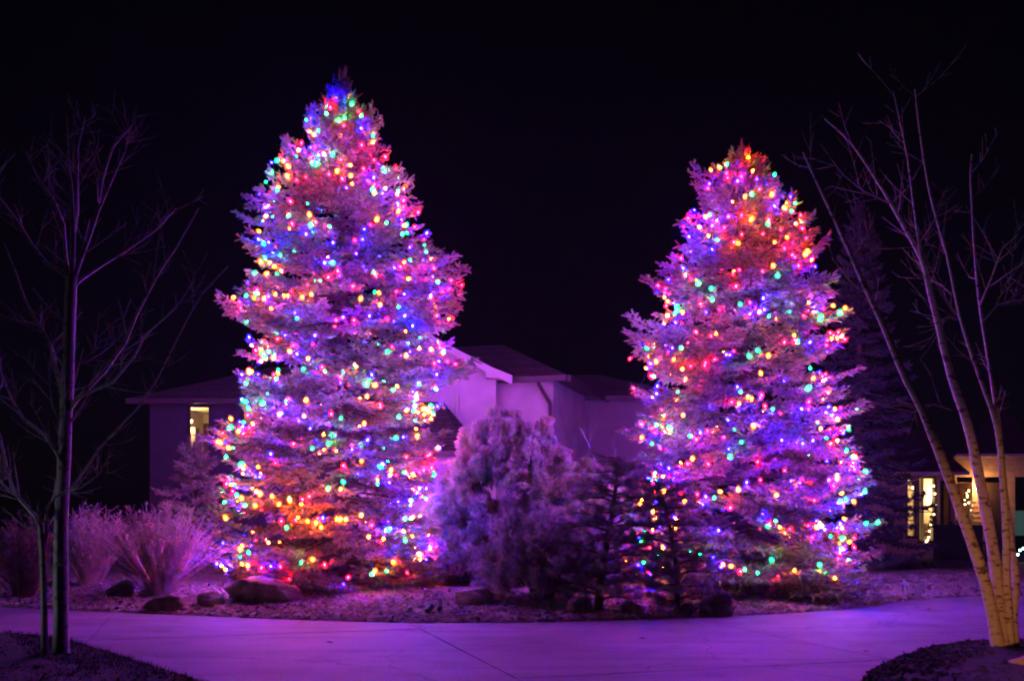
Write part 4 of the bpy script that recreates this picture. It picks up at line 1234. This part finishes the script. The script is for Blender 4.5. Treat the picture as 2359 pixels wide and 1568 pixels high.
# warm string round the tall window
st = empty('light_string', nl(HX(2153, Yr), Yr, HZ(1130, Yr)) + Vector((nx0, Yr, 0)))
m_ = MB(); prev = None
for i, (px, py) in enumerate(((2151, 1118), (2154, 1136), (2155, 1160), (2152, 1184), (2144, 1208), (2141, 1222), (2140, 1236), (2137, 1242), (2134, 1246))):
    p = at(px, py, Yr - .1) - st.location
    link('mini_bulb', dotm, st, p)
    if prev is not None: m_.tube([prev, p], .004, 3)
    prev = p
m_.build('wire', M['wire'], st)
tag(st, 'short string of warm white lights down the neighbour tall window', 'string lights')
st = empty('light_string', at(2342, 1280, 30))
m_ = MB(); prev = None
for i, (px, py) in enumerate(((2326, 1272), (2340, 1282), (2345, 1276), (2350, 1266), (2358, 1262), (2368, 1270))):
    p = at(px, py, 30) - st.location
    link('mini_bulb', cdm, st, p)
    if prev is not None: m_.tube([prev, p], .004, 3)
    prev = p
m_.build('wire', M['wire'], st)
tag(st, 'cool white light string on the dark hedge by the neighbour', 'string lights')
# dark hedge and low wall before the neighbour
def hedge(px0, px1, pyt, Y, label, seed):
    x0, x1 = HX(px0, Y), HX(px1, Y); zt = HZ(pyt, Y)
    root = empty('hedge', ((x0 + x1) / 2, Y, 0)); rr = random.Random(seed)
    W2 = (x1 - x0) / 2
    m_ = MB(); m_.box(-W2 * .9, W2 * .9, -.25, .25, -.1, zt * .82); m_.build('hedge_core', M['hedge'], root)
    for i in range(int(W2 * zt * 24)):
        o = link('branch', rr.choice(HP), root, (rr.uniform(-W2, W2), rr.uniform(-.35, .35), rr.uniform(0, zt - .4)))
        o.rotation_euler = (rr.gauss(0, .4), rr.gauss(0, .4), rr.uniform(0, 6))
    return tag(root, label, 'hedge')
hedge(2152, 2262, 1186, 32.0, 'dark clipped hedge below the little lit porch tree', 1)
hedge(2250, 2420, 1262, 31.0, 'lower dark hedge carrying the cool white lights', 2)
hedge(1990, 2220, 1300, 27.0, 'low dark shrub row beyond the low stone wall', 3)
yw_ = 22.5
m_ = MB(); 
root = empty('low_wall', (HX(2120, yw_), yw_, bed_h(HX(2120, yw_), yw_)))
zz = HZ(1338, yw_) - root.location.z
x = HX(1985, yw_); rr = random.Random(5)
while x < HX(2240, yw_):
    wd = rr.uniform(.35, .6); m_ = MB(); e = rr.uniform(-.015, .015)
    m_.box(x - root.location.x, x + wd - .012 - root.location.x, -.16 + e, .16 + e, -.2, zz + rr.uniform(-.015, .01)); m_.build('stone', M['rock_dark'], root); x += wd
tag(root, 'low stone edging wall behind the driveway bend', 'wall')

# ------------------------------------------------------------------ thin night air
m_ = MB(); m_.box(-134, 134, -12, 134, -1.2, 13.5)
hm = bpy.data.materials.new('night_haze'); hm.use_nodes = True
N = hm.node_tree.nodes; N.clear()
pv = N.new('ShaderNodeVolumePrincipled'); pv.inputs['Density'].default_value = 0.0002; pv.inputs['Color'].default_value = (.9, .9, .95, 1); pv.inputs['Anisotropy'].default_value = 0.0
oo = N.new('ShaderNodeOutputMaterial'); hm.node_tree.links.new(pv.outputs[0], oo.inputs['Volume'])
tag(m_.build('haze', hm), 'thin night air', kind='stuff')
